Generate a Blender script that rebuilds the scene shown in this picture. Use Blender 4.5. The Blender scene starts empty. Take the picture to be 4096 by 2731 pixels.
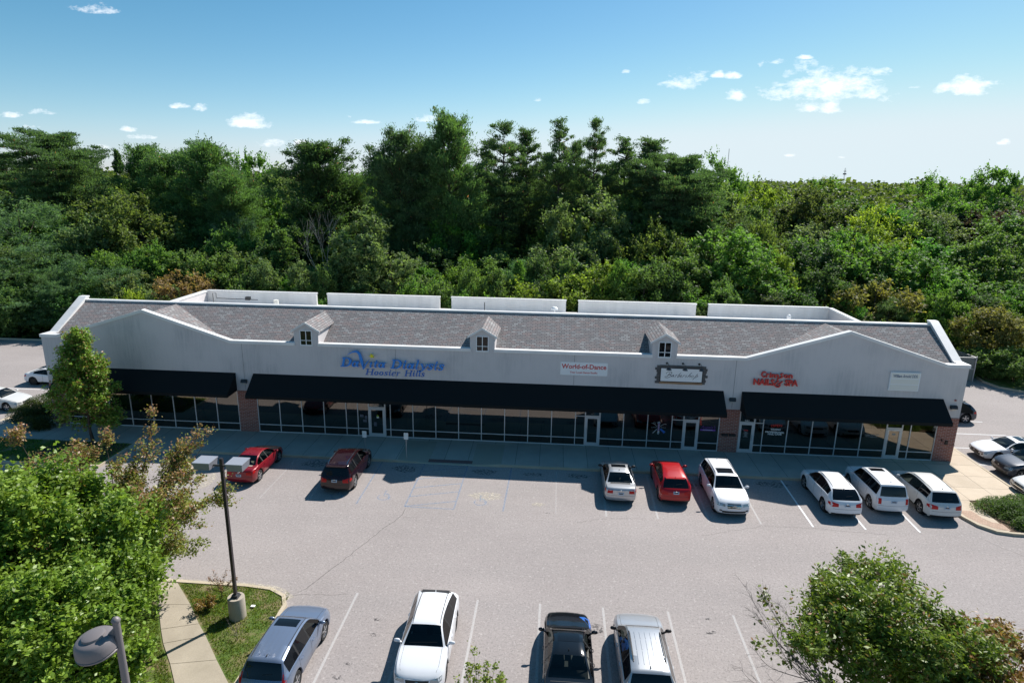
import bpy, math, random
import numpy as np
from mathutils import Vector, Matrix
from mathutils.bvhtree import BVHTree
R = math.radians
SC = bpy.context.scene
COL = SC.collection

# ------------------------------------------------------------------ camera
CP = (4.9256, -40.633, 17.8)
YAW, PITCH, ROLL, FPX = -.06814, .25053, .01575, 2524.88   # focal length in pixels of a 4096 wide frame
def cam_axes():
    fw = Vector((math.sin(YAW)*math.cos(PITCH), math.cos(YAW)*math.cos(PITCH), -math.sin(PITCH)))
    r0 = Vector((math.cos(YAW), -math.sin(YAW), 0)); u0 = r0.cross(fw)
    r = r0*math.cos(ROLL)+u0*math.sin(ROLL); u = -r0*math.sin(ROLL)+u0*math.cos(ROLL)
    return r, u, fw
AR, AU, AF = cam_axes()
cd = bpy.data.cameras.new('camera'); cam = bpy.data.objects.new('camera', cd); COL.objects.link(cam)
cd.sensor_width = 36; cd.lens = 36*FPX/4096; cd.clip_end = 6000; cd.clip_start = .5
cam.matrix_world = Matrix(((AR.x, AU.x, -AF.x, CP[0]), (AR.y, AU.y, -AF.y, CP[1]), (AR.z, AU.z, -AF.z, CP[2]), (0, 0, 0, 1)))
SC.camera = cam
def at(px, py, Y):
    """point on the vertical plane y = Y seen at (px, py) of the 2352 wide view of the photograph"""
    d = AF + AR*((px*1.7415-2048)/FPX) - AU*((py*1.7415-1365.5)/FPX)
    t = (Y-CP[1])/d.y
    return Vector(CP)+d*t

# ------------------------------------------------------------------ light and sky
SUN = Vector((.575, .78, 1.0)).normalized()
sd = bpy.data.lights.new('sun', 'SUN'); sun = bpy.data.objects.new('sun', sd); COL.objects.link(sun)
sd.energy = 5.0; sd.angle = R(.53); sd.color = (1, .955, .89)
sun.rotation_mode = 'QUATERNION'; sun.rotation_quaternion = SUN.to_track_quat('Z', 'Y')
sun.location = SUN*60
SKY_STRENGTH = .07
def build_world():
    w = bpy.data.worlds.new('World'); SC.world = w; w.use_nodes = True
    nt = w.node_tree; N = nt.nodes; L = nt.links; N.clear()
    out = N.new('ShaderNodeOutputWorld'); bg = N.new('ShaderNodeBackground'); L.new(bg.outputs[0], out.inputs[0])
    sky = N.new('ShaderNodeTexSky'); sky.sky_type = 'NISHITA'; sky.sun_disc = False
    sky.sun_elevation = math.asin(SUN.z); sky.sun_rotation = math.atan2(SUN.x, SUN.y)
    sky.altitude = 200; sky.air_density = 1.0; sky.dust_density = .35; sky.ozone_density = 2.2
    def m(op, a, b=None, c=None, cl=False):
        n = N.new('ShaderNodeMath'); n.operation = op; n.use_clamp = cl
        for i, v in enumerate((a, b, c)):
            if v is None: continue
            if isinstance(v, (int, float)): n.inputs[i].default_value = v
            else: L.new(v, n.inputs[i])
        return n.outputs[0]
    tc = N.new('ShaderNodeTexCoord'); sp = N.new('ShaderNodeSeparateXYZ'); L.new(tc.outputs['Generated'], sp.inputs[0])
    yy = m('MAXIMUM', sp.outputs[1], .05)
    u = m('DIVIDE', sp.outputs[0], yy); v = m('DIVIDE', sp.outputs[2], yy)
    cb = N.new('ShaderNodeCombineXYZ'); L.new(m('MULTIPLY', u, 1.0), cb.inputs[0]); L.new(m('MULTIPLY', v, 1.9), cb.inputs[1])
    def noise(scale, detail, rough, off):
        n = N.new('ShaderNodeTexNoise'); n.inputs['Scale'].default_value = scale; n.inputs['Detail'].default_value = detail
        n.inputs['Roughness'].default_value = rough
        mp = N.new('ShaderNodeMapping'); mp.inputs['Location'].default_value = off; L.new(cb.outputs[0], mp.inputs[0]); L.new(mp.outputs[0], n.inputs['Vector'])
        return n.outputs['Fac']
    n1 = noise(16, 9, .62, (3, 1, 0)); n2 = noise(48, 6, .65, (9, 4, 0)); nd = noise(9, 5, .55, (1, 7, 0))
    ud = m('ADD', u, m('MULTIPLY', m('SUBTRACT', nd, .5), .03))
    # cumulus clouds: (pixel x, pixel y, half width px, half height px, strength)
    cl = [(1566,184,52,21,1),(1895,196,112,34,1),(1960,180,60,22,1),(2025,168,34,10,.55),(2208,198,62,20,1),(2280,190,34,7,.5),(1858,247,30,12,.9),(1903,249,25,12,.9),
          (1687,221,24,14,.85),(1650,172,15,7,.75),(1686,172,20,8,.8),(1748,148,12,9,.55),(1778,142,22,7,.45),(1849,131,18,5,.5),
          (1478,234,16,6,.7),(1820,357,14,4,.65),(1930,361,12,3,.55),(2311,328,17,6,.75),(571,280,55,16,.9),(465,248,20,10,.75),(410,243,26,7,.55),
          (835,279,26,6,.6),(978,271,30,10,.85),(625,329,38,10,.85),(700,329,30,8,.75),(294,296,26,8,.7),(322,314,42,7,.3),(105,258,42,8,.5),(30,264,36,7,.45),
          (238,336,20,6,.45),(200,12,55,16,.3),(235,26,40,8,.3),(70,290,30,5,.25),(285,240,16,6,.2),(1238,228,14,7,.25),(1440,164,12,5,.2),(2100,200,22,4,.18),(795,268,12,4,.25),(1500,350,10,3,.2)]
    F = None
    for px, py, hw, hh, st in cl:
        d0 = AF + AR*((px*1.7415-2048)/FPX) - AU*((py*1.7415-1365.5)/FPX)
        u0, v0 = d0.x/d0.y, d0.z/d0.y
        a = hw*1.7415/FPX*1.12; b = hh*1.7415/FPX*1.25
        du = m('DIVIDE', m('SUBTRACT', ud, u0), a); dv = m('DIVIDE', m('SUBTRACT', v, v0-b*.25), b); dv = m('MAXIMUM', m('MULTIPLY', dv, .85), m('MULTIPLY', dv, -1.9))
        q = m('SUBTRACT', 1.0, m('ADD', m('MULTIPLY', du, du), m('MULTIPLY', dv, dv)))
        q = m('MAXIMUM', q, -3.5)
        q = m('ADD', q, (st-1)*.75)
        F = q if F is None else m('MAXIMUM', F, q)
    f = m('ADD', F, m('MULTIPLY', m('SUBTRACT', n1, .52), 3.8)); f = m('ADD', f, m('MULTIPLY', m('SUBTRACT', n2, .52), 3.4))
    f = m('MULTIPLY', m('SUBTRACT', f, -.1), .62, None, True)
    f = m('MULTIPLY', f, m('GREATER_THAN', sp.outputs[1], .1))
    f = m('SMOOTH_MIN', f, 1.0, .1); 
    # sky tint
    hs = N.new('ShaderNodeHueSaturation'); hs.inputs['Saturation'].default_value = 1.12; hs.inputs['Value'].default_value = 1.0
    L.new(sky.outputs[0], hs.inputs['Color'])
    # the bright band near the horizon is rolled off softly instead of clipping
    sr = N.new('ShaderNodeSeparateColor'); L.new(hs.outputs[0], sr.inputs[0]); cr = N.new('ShaderNodeCombineColor')
    r_ = m('MULTIPLY', m('POWER', m('DIVIDE', sr.outputs[0], 4.73), 1.4), 4.73); ch = (r_, m('ADD', m('MULTIPLY', sr.outputs[1], 1.02), m('MULTIPLY', r_, .18)), m('ADD', sr.outputs[2], m('MULTIPLY', r_, .45)))
    for i, lim in enumerate((7.5, 8.7, 9.3)): L.new(m('SMOOTH_MIN', ch[i], lim, 3.0), cr.inputs[i])
    mx = N.new('ShaderNodeMix'); mx.data_type = 'RGBA'; L.new(f, mx.inputs[0]); L.new(cr.outputs[0], mx.inputs[6]); mx.inputs[7].default_value = (13, 13.2, 13.6, 1)
    L.new(mx.outputs[2], bg.inputs[0]); bg.inputs[1].default_value = SKY_STRENGTH
build_world()
SC.view_settings.view_transform = 'Standard'; SC.view_settings.look = 'None'; SC.view_settings.gamma = 1; SC.view_settings.exposure = .52
SC.view_settings.use_curve_mapping = False
SC.render.engine = 'CYCLES'
try:
    SC.cycles.max_bounces = 6; SC.cycles.diffuse_bounces = 3; SC.cycles.glossy_bounces = 3; SC.cycles.transmission_bounces = 3; SC.cycles.transparent_max_bounces = 10
    SC.cycles.use_denoising = True
except Exception: pass

# ------------------------------------------------------------------ helpers
random.seed(7); RNG = np.random.default_rng(7)
def tag(o, label=None, cat=None, group=None, kind=None):
    if label: o['label'] = label
    if cat: o['category'] = cat
    if group: o['group'] = group
    if kind: o['kind'] = kind
    return o
def empty(name, loc=(0, 0, 0), rz=0, label=None, cat=None, group=None):
    o = bpy.data.objects.new(name, None); COL.objects.link(o); o.location = loc; o.rotation_euler = (0, 0, rz)
    o.empty_display_size = .3
    return tag(o, label, cat, group)
class MB:
    def __init__(s): s.v = []; s.f = []; s.mi = []
    def poly(s, pts):
        n = len(s.v); s.v += [tuple(p) for p in pts]; s.f.append(tuple(range(n, n+len(pts))))
    def faces(s, vs, fs):
        n = len(s.v); s.v += [tuple(p) for p in vs]; s.f += [tuple(n+i for i in f) for f in fs]
    def box(s, x0, x1, y0, y1, z0, z1):
        s.faces([(x0,y0,z0),(x1,y0,z0),(x1,y1,z0),(x0,y1,z0),(x0,y0,z1),(x1,y0,z1),(x1,y1,z1),(x0,y1,z1)],
                [(0,3,2,1),(4,5,6,7),(0,1,5,4),(1,2,6,5),(2,3,7,6),(3,0,4,7)])
    def bar(s, a, b, w, h, up=Vector((0, 0, 1))):
        a = Vector(a); b = Vector(b); d = (b-a).normalized(); sd_ = d.cross(up)
        if sd_.length < 1e-4: sd_ = Vector((1, 0, 0))
        sd_.normalize(); u = sd_.cross(d)
        vs = []
        for c in (a, b):
            for i, j in ((-1,-1),(1,-1),(1,1),(-1,1)): vs.append(c+sd_*(i*w/2)+u*(j*h/2))
        s.faces(vs, [(0,1,2,3),(7,6,5,4),(0,4,5,1),(1,5,6,2),(2,6,7,3),(3,7,4,0)])
    def tube(s, pts, rad, n=8, cap=True):
        pts = [Vector(p) for p in pts]
        if isinstance(rad, (int, float)): rad = [rad]*len(pts)
        base = len(s.v); prev = None
        for i, p in enumerate(pts):
            d = (pts[min(i+1, len(pts)-1)]-pts[max(i-1, 0)]).normalized()
            ref = prev if prev is not None else (Vector((1, 0, 0)) if abs(d.x) < .9 else Vector((0, 1, 0)))
            a = (ref-d*ref.dot(d)).normalized(); prev = a; b = d.cross(a)
            for k in range(n):
                t = 2*math.pi*k/n; s.v.append(tuple(p+(a*math.cos(t)+b*math.sin(t))*rad[i]))
        for i in range(len(pts)-1):
            for k in range(n):
                k2 = (k+1) % n
                s.f.append((base+i*n+k, base+i*n+k2, base+(i+1)*n+k2, base+(i+1)*n+k))
        if cap:
            s.f.append(tuple(base+k for k in range(n))[::-1]); s.f.append(tuple(base+(len(pts)-1)*n+k for k in range(n)))
    def lathe(s, prof, c=(0, 0, 0), n=24, axis='z', ang=0):
        base = len(s.v); c = Vector(c)
        for r, h in prof:
            for k in range(n):
                t = 2*math.pi*k/n
                if axis == 'z': p = Vector((r*math.cos(t), r*math.sin(t), h))
                elif axis == 'y': p = Vector((r*math.cos(t), h, r*math.sin(t)))
                else: p = Vector((h, r*math.cos(t), r*math.sin(t)))
                s.v.append(tuple(c+p))
        for i in range(len(prof)-1):
            for k in range(n):
                k2 = (k+1) % n
                s.f.append((base+i*n+k, base+i*n+k2, base+(i+1)*n+k2, base+(i+1)*n+k))
        s.f.append(tuple(base+k for k in range(n))); s.f.append(tuple(base+(len(prof)-1)*n+k for k in range(n)))
    def prism(s, pts, z0, z1):
        """pts: ccw outline in xy"""
        n = len(pts); s.faces([(x, y, z0) for x, y in pts]+[(x, y, z1) for x, y in pts],
            [tuple(range(n))[::-1], tuple(range(n, 2*n))]+[(i, (i+1) % n, n+(i+1) % n, n+i) for i in range(n)])
    def prism_xz(s, pts, y0, y1):
        n = len(pts); s.faces([(x, y0, z) for x, z in pts]+[(x, y1, z) for x, z in pts],
            [tuple(range(n)), tuple(range(n, 2*n))[::-1]]+[((i+1) % n, i, n+i, n+(i+1) % n) for i in range(n)])
    def build(s, name, mat, parent=None, smooth=0, loc=None):
        me = bpy.data.meshes.new(name); me.from_pydata(s.v, [], s.f)
        if mat: me.materials.append(mat)
        if smooth:
            for p in me.polygons: p.use_smooth = True
            try: me.set_sharp_from_angle(angle=R(smooth))
            except Exception: pass
        o = bpy.data.objects.new(name, me); COL.objects.link(o)
        if parent: o.parent = parent
        if loc: o.location = loc
        return o
def bevel(o, w=.02, seg=2):
    m = o.modifiers.new('bevel', 'BEVEL'); m.width = w; m.segments = seg; m.limit_method = 'ANGLE'; m.angle_limit = R(35); return o
def copy_tree(o, parent=None):
    c = o.copy(); COL.objects.link(c); c.parent = parent
    for ch in [x for x in CH.get(o.name, [])]: copy_tree(ch, c)
    return c
CH = {}
def index_children():
    CH.clear()
    for x in SC.objects:
        if x.parent: CH.setdefault(x.parent.name, []).append(x)

# ------------------------------------------------------------------ materials
def mat(name, col=(.5, .5, .5), rough=.6, metal=0, spec=.5, coat=0):
    m = bpy.data.materials.new(name); m.use_nodes = True
    b = m.node_tree.nodes['Principled BSDF']
    b.inputs['Base Color'].default_value = (*col, 1); b.inputs['Roughness'].default_value = rough
    b.inputs['Metallic'].default_value = metal; b.inputs['Specular IOR Level'].default_value = spec
    b.inputs['Coat Weight'].default_value = coat; b.inputs['Coat Roughness'].default_value = .04
    return m
def nd(m, t, **kw):
    n = m.node_tree.nodes.new(t)
    for k, v in kw.items():
        if hasattr(n, k): setattr(n, k, v)
        else: n.inputs[k].default_value = v
    return n
def lk(m, a, b): m.node_tree.links.new(a, b)
def coords(m, scale=(1, 1, 1), src='Object', loc=(0, 0, 0), rot=(0, 0, 0)):
    tc = nd(m, 'ShaderNodeTexCoord'); mp = nd(m, 'ShaderNodeMapping'); mp.inputs['Scale'].default_value = scale
    mp.inputs['Location'].default_value = loc; mp.inputs['Rotation'].default_value = rot
    lk(m, tc.outputs[src], mp.inputs[0]); return mp.outputs[0]
def noise(m, vec, scale, detail=4, rough=.55):
    n = nd(m, 'ShaderNodeTexNoise'); n.inputs['Scale'].default_value = scale; n.inputs['Detail'].default_value = detail; n.inputs['Roughness'].default_value = rough
    lk(m, vec, n.inputs['Vector']); return n.outputs['Fac']
def ramp(m, fac, stops, interp='LINEAR'):
    n = nd(m, 'ShaderNodeValToRGB'); n.color_ramp.interpolation = interp; e = n.color_ramp.elements
    while len(e) < len(stops): e.new(.5)
    for i, (p, c) in enumerate(stops):
        e[i].position = p; e[i].color = (*c, 1) if len(c) == 3 else c
    lk(m, fac, n.inputs[0]); return n.outputs[0]
def mixc(m, fac, a, b, mode='MIX'):
    n = nd(m, 'ShaderNodeMix', data_type='RGBA', blend_type=mode)
    for i, v in ((0, fac), (6, a), (7, b)):
        if isinstance(v, (int, float)): n.inputs[i].default_value = v
        elif isinstance(v, tuple): n.inputs[i].default_value = (*v, 1) if len(v) == 3 else v
        else: lk(m, v, n.inputs[i])
    return n.outputs[2]
def setc(m, sock, name='Base Color'): lk(m, sock, m.node_tree.nodes['Principled BSDF'].inputs[name])
def bump(m, h, strength=.3, dist=.02):
    b = nd(m, 'ShaderNodeBump'); b.inputs['Strength'].default_value = strength; b.inputs['Distance'].default_value = dist
    lk(m, h, b.inputs['Height']); lk(m, b.outputs[0], m.node_tree.nodes['Principled BSDF'].inputs['Normal'])
def g3(v): return (v, v, v)
M = {}
def make_materials():
    # weathered asphalt
    m = M['asphalt'] = mat('weathered asphalt', g3(.3), .9, spec=.25)
    c = coords(m, (1, 1, 1)); big = noise(m, c, .12, 6, .6); mid = noise(m, c, 1.3, 5, .65); fine = noise(m, c, 11, 5, .85); 
    base = ramp(m, big, [(.3, (.292,.258,.249)), (.7, (.350,.312,.301))])
    lane = noise(m, coords(m, (.05, .42, 1)), 1.0, 4, .6); base = mixc(m, ramp(m, lane, [(.38, g3(.30)), (.62, g3(0))]), base, (.245,.225,.22))
    base = mixc(m, ramp(m, mid, [(.3, g3(.0)), (.75, g3(.22))]), base, (.40,.36,.345))
    base = mixc(m, ramp(m, fine, [(.36, g3(.62)), (.50, g3(0))]), base, (.12,.115,.11))
    base = mixc(m, ramp(m, noise(m, c, 7, 3, .8), [(.56, g3(0)), (.70, g3(.55))]), base, (.52,.48,.46))
    setc(m, base); bump(m, fine, .25, .01)
    # concrete
    def conc(key, a, b, joints=None):
        m = M[key] = mat(key.replace('_', ' '), a, .85, spec=.3)
        c = coords(m); n1 = noise(m, c, .8, 6, .65); n2 = noise(m, c, 25, 3, .7)
        col = ramp(m, n1, [(.3, a), (.72, b)]); col = mixc(m, ramp(m, n2, [(.35, g3(.25)), (.6, g3(0))]), col, tuple(x*.6 for x in a))
        if joints:
            bt = nd(m, 'ShaderNodeTexBrick'); bt.offset = 0; bt.inputs['Scale'].default_value = 1; bt.inputs['Brick Width'].default_value = joints[0]; bt.inputs['Row Height'].default_value = joints[1]
            bt.inputs['Mortar Size'].default_value = .014; bt.inputs['Mortar Smooth'].default_value = .0; bt.inputs['Bias'].default_value = 0
            bt.inputs['Color1'].default_value = (*g3(.9), 1); bt.inputs['Color2'].default_value = (*g3(1.05), 1); bt.inputs['Mortar'].default_value = (*g3(.35), 1)
            lk(m, coords(m, (1, 1, 1), loc=joints[2]), bt.inputs['Vector']); col = mixc(m, 1.0, col, bt.outputs['Color'], 'MULTIPLY')
        setc(m, col); bump(m, n2, .15, .01)
    conc('concrete_walk', (.40,.355,.315), (.49,.44,.39), (1.55, 40, (.4, 20.2, 0)))
    conc('concrete_side', (.50,.41,.31), (.60,.50,.39), (1.75, 1.65, (.35, .5, 0)))
    conc('concrete_path', (.33,.285,.22), (.43,.375,.295))
    conc('curb', (.44,.37,.27), (.56,.48,.37))
    conc('pedestal', (.36,.31,.25), (.46,.41,.34))
    # stucco
    m = M['stucco'] = mat('weathered stucco', g3(.55), .9, spec=.2)
    c = coords(m, (1, 1, 1)); st = noise(m, coords(m, (4.5, .2, .30)), 1.6, 9, .72); bl = noise(m, coords(m, (.35, .3, .35)), 1, 3, .5); fi = noise(m, c, 40, 2, .6)
    amt = nd(m, 'ShaderNodeMath', operation='MULTIPLY'); lk(m, ramp(m, st, [(.35, g3(.05)), (.80, g3(1))]), amt.inputs[0]); lk(m, ramp(m, bl, [(.44, g3(.08)), (.66, g3(.70))]), amt.inputs[1])
    col = mixc(m, amt.outputs[0], (.63,.59,.585), (.25,.26,.28)); col = mixc(m, ramp(m, fi, [(.3, g3(.12)), (.6, g3(0))]), col, (.35,.34,.34))
    setc(m, col); bump(m, fi, .15, .005)
    m = M['white_stucco'] = mat('off white parapet coating', (.72,.70,.68), .8, spec=.2)
    setc(m, ramp(m, noise(m, coords(m, (1.5, 1, .25)), 1, 5, .6), [(.35, (.82,.80,.78)), (.75, (.70,.68,.66))]))
    m = M['coping'] = mat('painted metal coping', (.72,.72,.72), .45, spec=.5)
    setc(m, ramp(m, noise(m, coords(m, (.6, 1, 1)), 1.2, 5, .6), [(.35, (.76,.75,.74)), (.75, (.60,.60,.60))]))
    M['sill_trim'] = mat('foam trim', (.62,.60,.58), .8)  # one even pale colour for the dormer window sills
    # shingles; which axes run along and up the slope differ
    def shingle(key, sx, sy, swap=False):
        m = M[key] = mat('asphalt shingles', g3(.2), .95, spec=.15)
        tc = nd(m, 'ShaderNodeTexCoord'); sp = nd(m, 'ShaderNodeSeparateXYZ'); cb = nd(m, 'ShaderNodeCombineXYZ'); lk(m, tc.outputs['Object'], sp.inputs[0])
        lk(m, sp.outputs[1 if swap else 0], cb.inputs[0]); lk(m, sp.outputs[0 if swap else 1], cb.inputs[1])
        mp = nd(m, 'ShaderNodeMapping'); mp.inputs['Scale'].default_value = (sx, sy, 1); lk(m, cb.outputs[0], mp.inputs[0])
        def br(w, h, off):
            bt = nd(m, 'ShaderNodeTexBrick'); bt.offset = off; bt.inputs['Scale'].default_value = 1; bt.inputs['Brick Width'].default_value = w; bt.inputs['Row Height'].default_value = h
            bt.inputs['Mortar Size'].default_value = .016; bt.inputs['Mortar Smooth'].default_value = .2
            bt.inputs['Color1'].default_value = (0, 0, 0, 1); bt.inputs['Color2'].default_value = (1, 1, 1, 1); bt.inputs['Mortar'].default_value = (.5, .5, .5, 1)
            lk(m, mp.outputs[0], bt.inputs['Vector']); return bt
        b1 = br(.34, .165, .37)
        col = ramp(m, b1.outputs['Color'], [(0, (.215,.208,.210)), (.28, (.245,.232,.232)), (.45, (.270,.240,.237)), (.6, (.310,.245,.235)), (.75, (.265,.265,.272)), (1, (.37,.365,.36))])
        col = mixc(m, ramp(m, noise(m, mp.outputs[0], .5, 3, .6), [(.35, g3(0)), (.7, g3(.25))]), col, (.30,.26,.25))
        col = mixc(m, b1.outputs['Fac'], col, (.08,.078,.082))
        col = mixc(m, ramp(m, noise(m, mp.outputs[0], 30, 2, .6), [(.3, g3(.3)), (.6, g3(0))]), col, (.09,.085,.085))
        setc(m, col); bump(m, b1.outputs['Fac'], -.4, .02)
    shingle('shingle', 1, 1.15); shingle('shingle_side', 1, 1.05, True)
    def bricks(key):
        m = M[key] = mat('red brick', g3(.2), .9, spec=.2)
        tc = nd(m, 'ShaderNodeTexCoord'); sp = nd(m, 'ShaderNodeSeparateXYZ'); cb = nd(m, 'ShaderNodeCombineXYZ'); lk(m, tc.outputs['Object'], sp.inputs[0])
        ad = nd(m, 'ShaderNodeMath', operation='ADD'); lk(m, sp.outputs[0], ad.inputs[0]); lk(m, sp.outputs[1], ad.inputs[1])
        lk(m, ad.outputs[0], cb.inputs[0]); lk(m, sp.outputs[2], cb.inputs[1])
        bt = nd(m, 'ShaderNodeTexBrick'); bt.inputs['Scale'].default_value = 1; bt.inputs['Brick Width'].default_value = .30; bt.inputs['Row Height'].default_value = .105; bt.inputs['Mortar Size'].default_value = .009
        bt.inputs['Color1'].default_value = (.22,.075,.055, 1); bt.inputs['Color2'].default_value = (.33,.12,.085, 1); bt.inputs['Mortar'].default_value = (.42,.38,.36, 1)
        lk(m, cb.outputs[0], bt.inputs['Vector'])
        col = mixc(m, ramp(m, noise(m, cb.outputs[0], 2.2, 5, .7), [(.60, g3(0)), (.76, g3(.5))]), bt.outputs['Color'], (.50,.47,.47))
        setc(m, col); bump(m, bt.outputs['Fac'], -.3, .01)
    bricks('brick')
    m = M['pavers'] = mat('paver bricks', g3(.3), .9)
    bt = nd(m, 'ShaderNodeTexBrick'); bt.inputs['Scale'].default_value = 1; bt.inputs['Brick Width'].default_value = .22; bt.inputs['Row Height'].default_value = .11; bt.inputs['Mortar Size'].default_value = .006
    bt.inputs['Color1'].default_value = (.36,.24,.17, 1); bt.inputs['Color2'].default_value = (.46,.32,.24, 1); bt.inputs['Mortar'].default_value = (.2,.16,.13, 1); lk(m, coords(m, rot=(0, 0, .6)), bt.inputs['Vector']); setc(m, bt.outputs['Color'])
    m = M['tactile'] = mat('dark red tactile pavers', (.17,.09,.085), .9)
    M['awning'] = mat('black awning canvas', (.007,.009,.010), .8, spec=.25)
    m = M['awning']; bump(m, noise(m, coords(m, (1, 1, 1)), 60, 2, .5), .1, .003)
    M['alu'] = mat('anodised aluminium', (.62,.62,.63), .45, .3)
    M['flash'] = mat('dark bronze metal', (.03,.032,.036), .5, .3)
    M['black'] = mat('black plastic', (.014,.014,.015), .55)
    M['grey_dark'] = mat('dark grey metal', (.06,.062,.068), .5, .3)
    M['lens'] = mat('lamp lens', (.5,.5,.48), .3)
    M['white'] = mat('white panel', (.78,.79,.80), .5)
    M['cream'] = mat('ivory sign panel', (.74,.72,.66), .5)
    M['blue_sign'] = mat('sign blue', (.02,.24,.72), .4); M['blue_print'] = mat('lettering blue', (.03,.14,.50), .5)
    M['yellow'] = mat('star yellow', (.85,.72,.02), .4); M['red_sign'] = mat('sign red', (.60,.03,.025), .45); M['red_print'] = mat('print red', (.55,.05,.05), .5)
    M['ink'] = mat('dark ink', (.04,.03,.04), .6); M['grey_ink'] = mat('slate lettering', (.10,.14,.22), .6)
    M['raceway'] = mat('raceway', (.60,.57,.55), .7)
    M['dirty_wood'] = mat('weathered board', (.09,.085,.085), .9); m = M['dirty_wood']; setc(m, ramp(m, noise(m, coords(m, (.6, 3, 8)), 3, 5, .6), [(.3, (.055,.052,.052)), (.7, (.15,.14,.135))]))
    M['warm_wood'] = mat('stained board', (.25,.14,.07), .8); m = M['warm_wood']; setc(m, ramp(m, noise(m, coords(m, (.8, 3, 9)), 3, 5, .6), [(.3, (.20,.09,.04)), (.7, (.42,.30,.18))]))
    M['decal'] = mat('white window lettering', (.75,.75,.75), .6); M['decal_grey'] = mat('grey window lettering', (.35,.35,.35), .6)
    M['purple'] = mat('purple lettering', (.16,.05,.28), .5); M['purple_band'] = mat('purple band', (.22,.07,.40), .5)
    for k, c, e in (('neon', (.9,.06,.04), .05), ('neon2', (.9,.10,.05), .09)):
        m = M[k] = mat('red neon tube', (.3,.03,.03), .4); b = m.node_tree.nodes['Principled BSDF']; b.inputs['Emission Color'].default_value = (*c, 1); b.inputs['Emission Strength'].default_value = e
    M['steel'] = mat('galvanised steel', (.45,.46,.47), .45, .6)
    # store glass
    m = M['glass'] = bpy.data.materials.new('tinted store glass'); m.use_nodes = True; nt = m.node_tree; nt.nodes.clear()
    out = nd(m, 'ShaderNodeOutputMaterial'); mx = nd(m, 'ShaderNodeMixShader'); tr = nd(m, 'ShaderNodeBsdfTransparent'); gl = nd(m, 'ShaderNodeBsdfGlossy'); fr = nd(m, 'ShaderNodeFresnel')
    tr.inputs[0].default_value = (.13,.135,.14, 1); gl.inputs['Roughness'].default_value = .004; gl.inputs[0].default_value = (.95,.90,.82, 1); fr.inputs[0].default_value = 2.35
    lk(m, fr.outputs[0], mx.inputs[0]); lk(m, tr.outputs[0], mx.inputs[1]); lk(m, gl.outputs[0], mx.inputs[2]); lk(m, mx.outputs[0], out.inputs[0])
    m = M['carglass'] = bpy.data.materials.new('car glass'); m.use_nodes = True; nt = m.node_tree; nt.nodes.clear()
    out = nd(m, 'ShaderNodeOutputMaterial'); mx = nd(m, 'ShaderNodeMixShader'); tr = nd(m, 'ShaderNodeBsdfTransparent'); gl = nd(m, 'ShaderNodeBsdfGlossy'); fr = nd(m, 'ShaderNodeFresnel')
    tr.inputs[0].default_value = (.50,.56,.54, 1); gl.inputs['Roughness'].default_value = .01; fr.inputs[0].default_value = 1.52
    lk(m, fr.outputs[0], mx.inputs[0]); lk(m, tr.outputs[0], mx.inputs[1]); lk(m, gl.outputs[0], mx.inputs[2]); lk(m, mx.outputs[0], out.inputs[0])
    M['darkglass'] = mat('privacy glass', (.006,.007,.009), .03, spec=.42)
    M['interior'] = mat('shop interior', (.16,.15,.14), .9); M['interior_floor'] = mat('shop floor', (.10,.09,.08), .7)
    M['tyre'] = mat('tyre rubber', (.016,.016,.017), .85); M['rim'] = mat('alloy wheel', (.55,.56,.58), .28, .85); M['rim_dark'] = mat('dark alloy wheel', (.03,.03,.032), .35, .6)
    M['chrome'] = mat('chrome', (.7,.71,.72), .12, 1); M['plate'] = mat('licence plate', (.42,.50,.60), .5); M['headlight'] = mat('headlight lens', (.35,.37,.39), .08, .3, coat=1)
    M['taillight'] = mat('tail light lens', (.48,.010,.010), .25, spec=.3); M['seat'] = mat('grey seat fabric', (.09,.09,.09), .9); M['seat_tan'] = mat('tan seat leather', (.34,.29,.23), .8); M['dash'] = mat('dashboard', (.03,.03,.032), .8)
    def paint(key, c, metal=.0, rough=.35):
        M[key] = mat(key.replace('_', ' '), c, rough, metal, spec=.35, coat=.55)
    paint('white_paint', (.70,.71,.74)); paint('red_paint', (.23,.010,.018), .2, .28); paint('bright_red_paint', (.40,.004,.008), .1, .28); paint('maroon_paint', (.018,.004,.006), .0, .15)
    paint('silver_paint', (.46,.47,.49), .55, .3); paint('blue_silver_paint', (.20,.25,.35), .5, .3); paint('black_paint', (.006,.007,.009), .0, .12); paint('grey_paint', (.06,.065,.08), .3, .25); paint('slate_paint', (.04,.055,.075), .2, .25); paint('pearl_paint', (.58,.58,.57))
    paint('bluefender', (.02,.12,.45))
    # markings
    def worn(key, c, lo, hi, al=1.0):
        m = M[key] = mat(key.replace('_', ' '), c, .85, spec=.2); v = coords(m)
        f = ramp(m, noise(m, v, 7, 5, .75), [(lo, g3(1)), (hi, g3(0))]); 
        tr = nd(m, 'ShaderNodeBsdfTransparent'); mx = nd(m, 'ShaderNodeMixShader'); b = m.node_tree.nodes['Principled BSDF']; o = m.node_tree.nodes['Material Output']
        mf = nd(m, 'ShaderNodeMath', operation='MULTIPLY'); lk(m, f, mf.inputs[0]); mf.inputs[1].default_value = al; lk(m, mf.outputs[0], mx.inputs[0]); lk(m, tr.outputs[0], mx.inputs[1]); lk(m, b.outputs[0], mx.inputs[2]); lk(m, mx.outputs[0], o.inputs[0])
    worn('line_fresh', (.74,.75,.76), .58, .85, .95); worn('line_worn', (.66,.64,.63), .50, .95, .50); worn('line_faint', (.60,.57,.56), .40, .80, .42)
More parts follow.
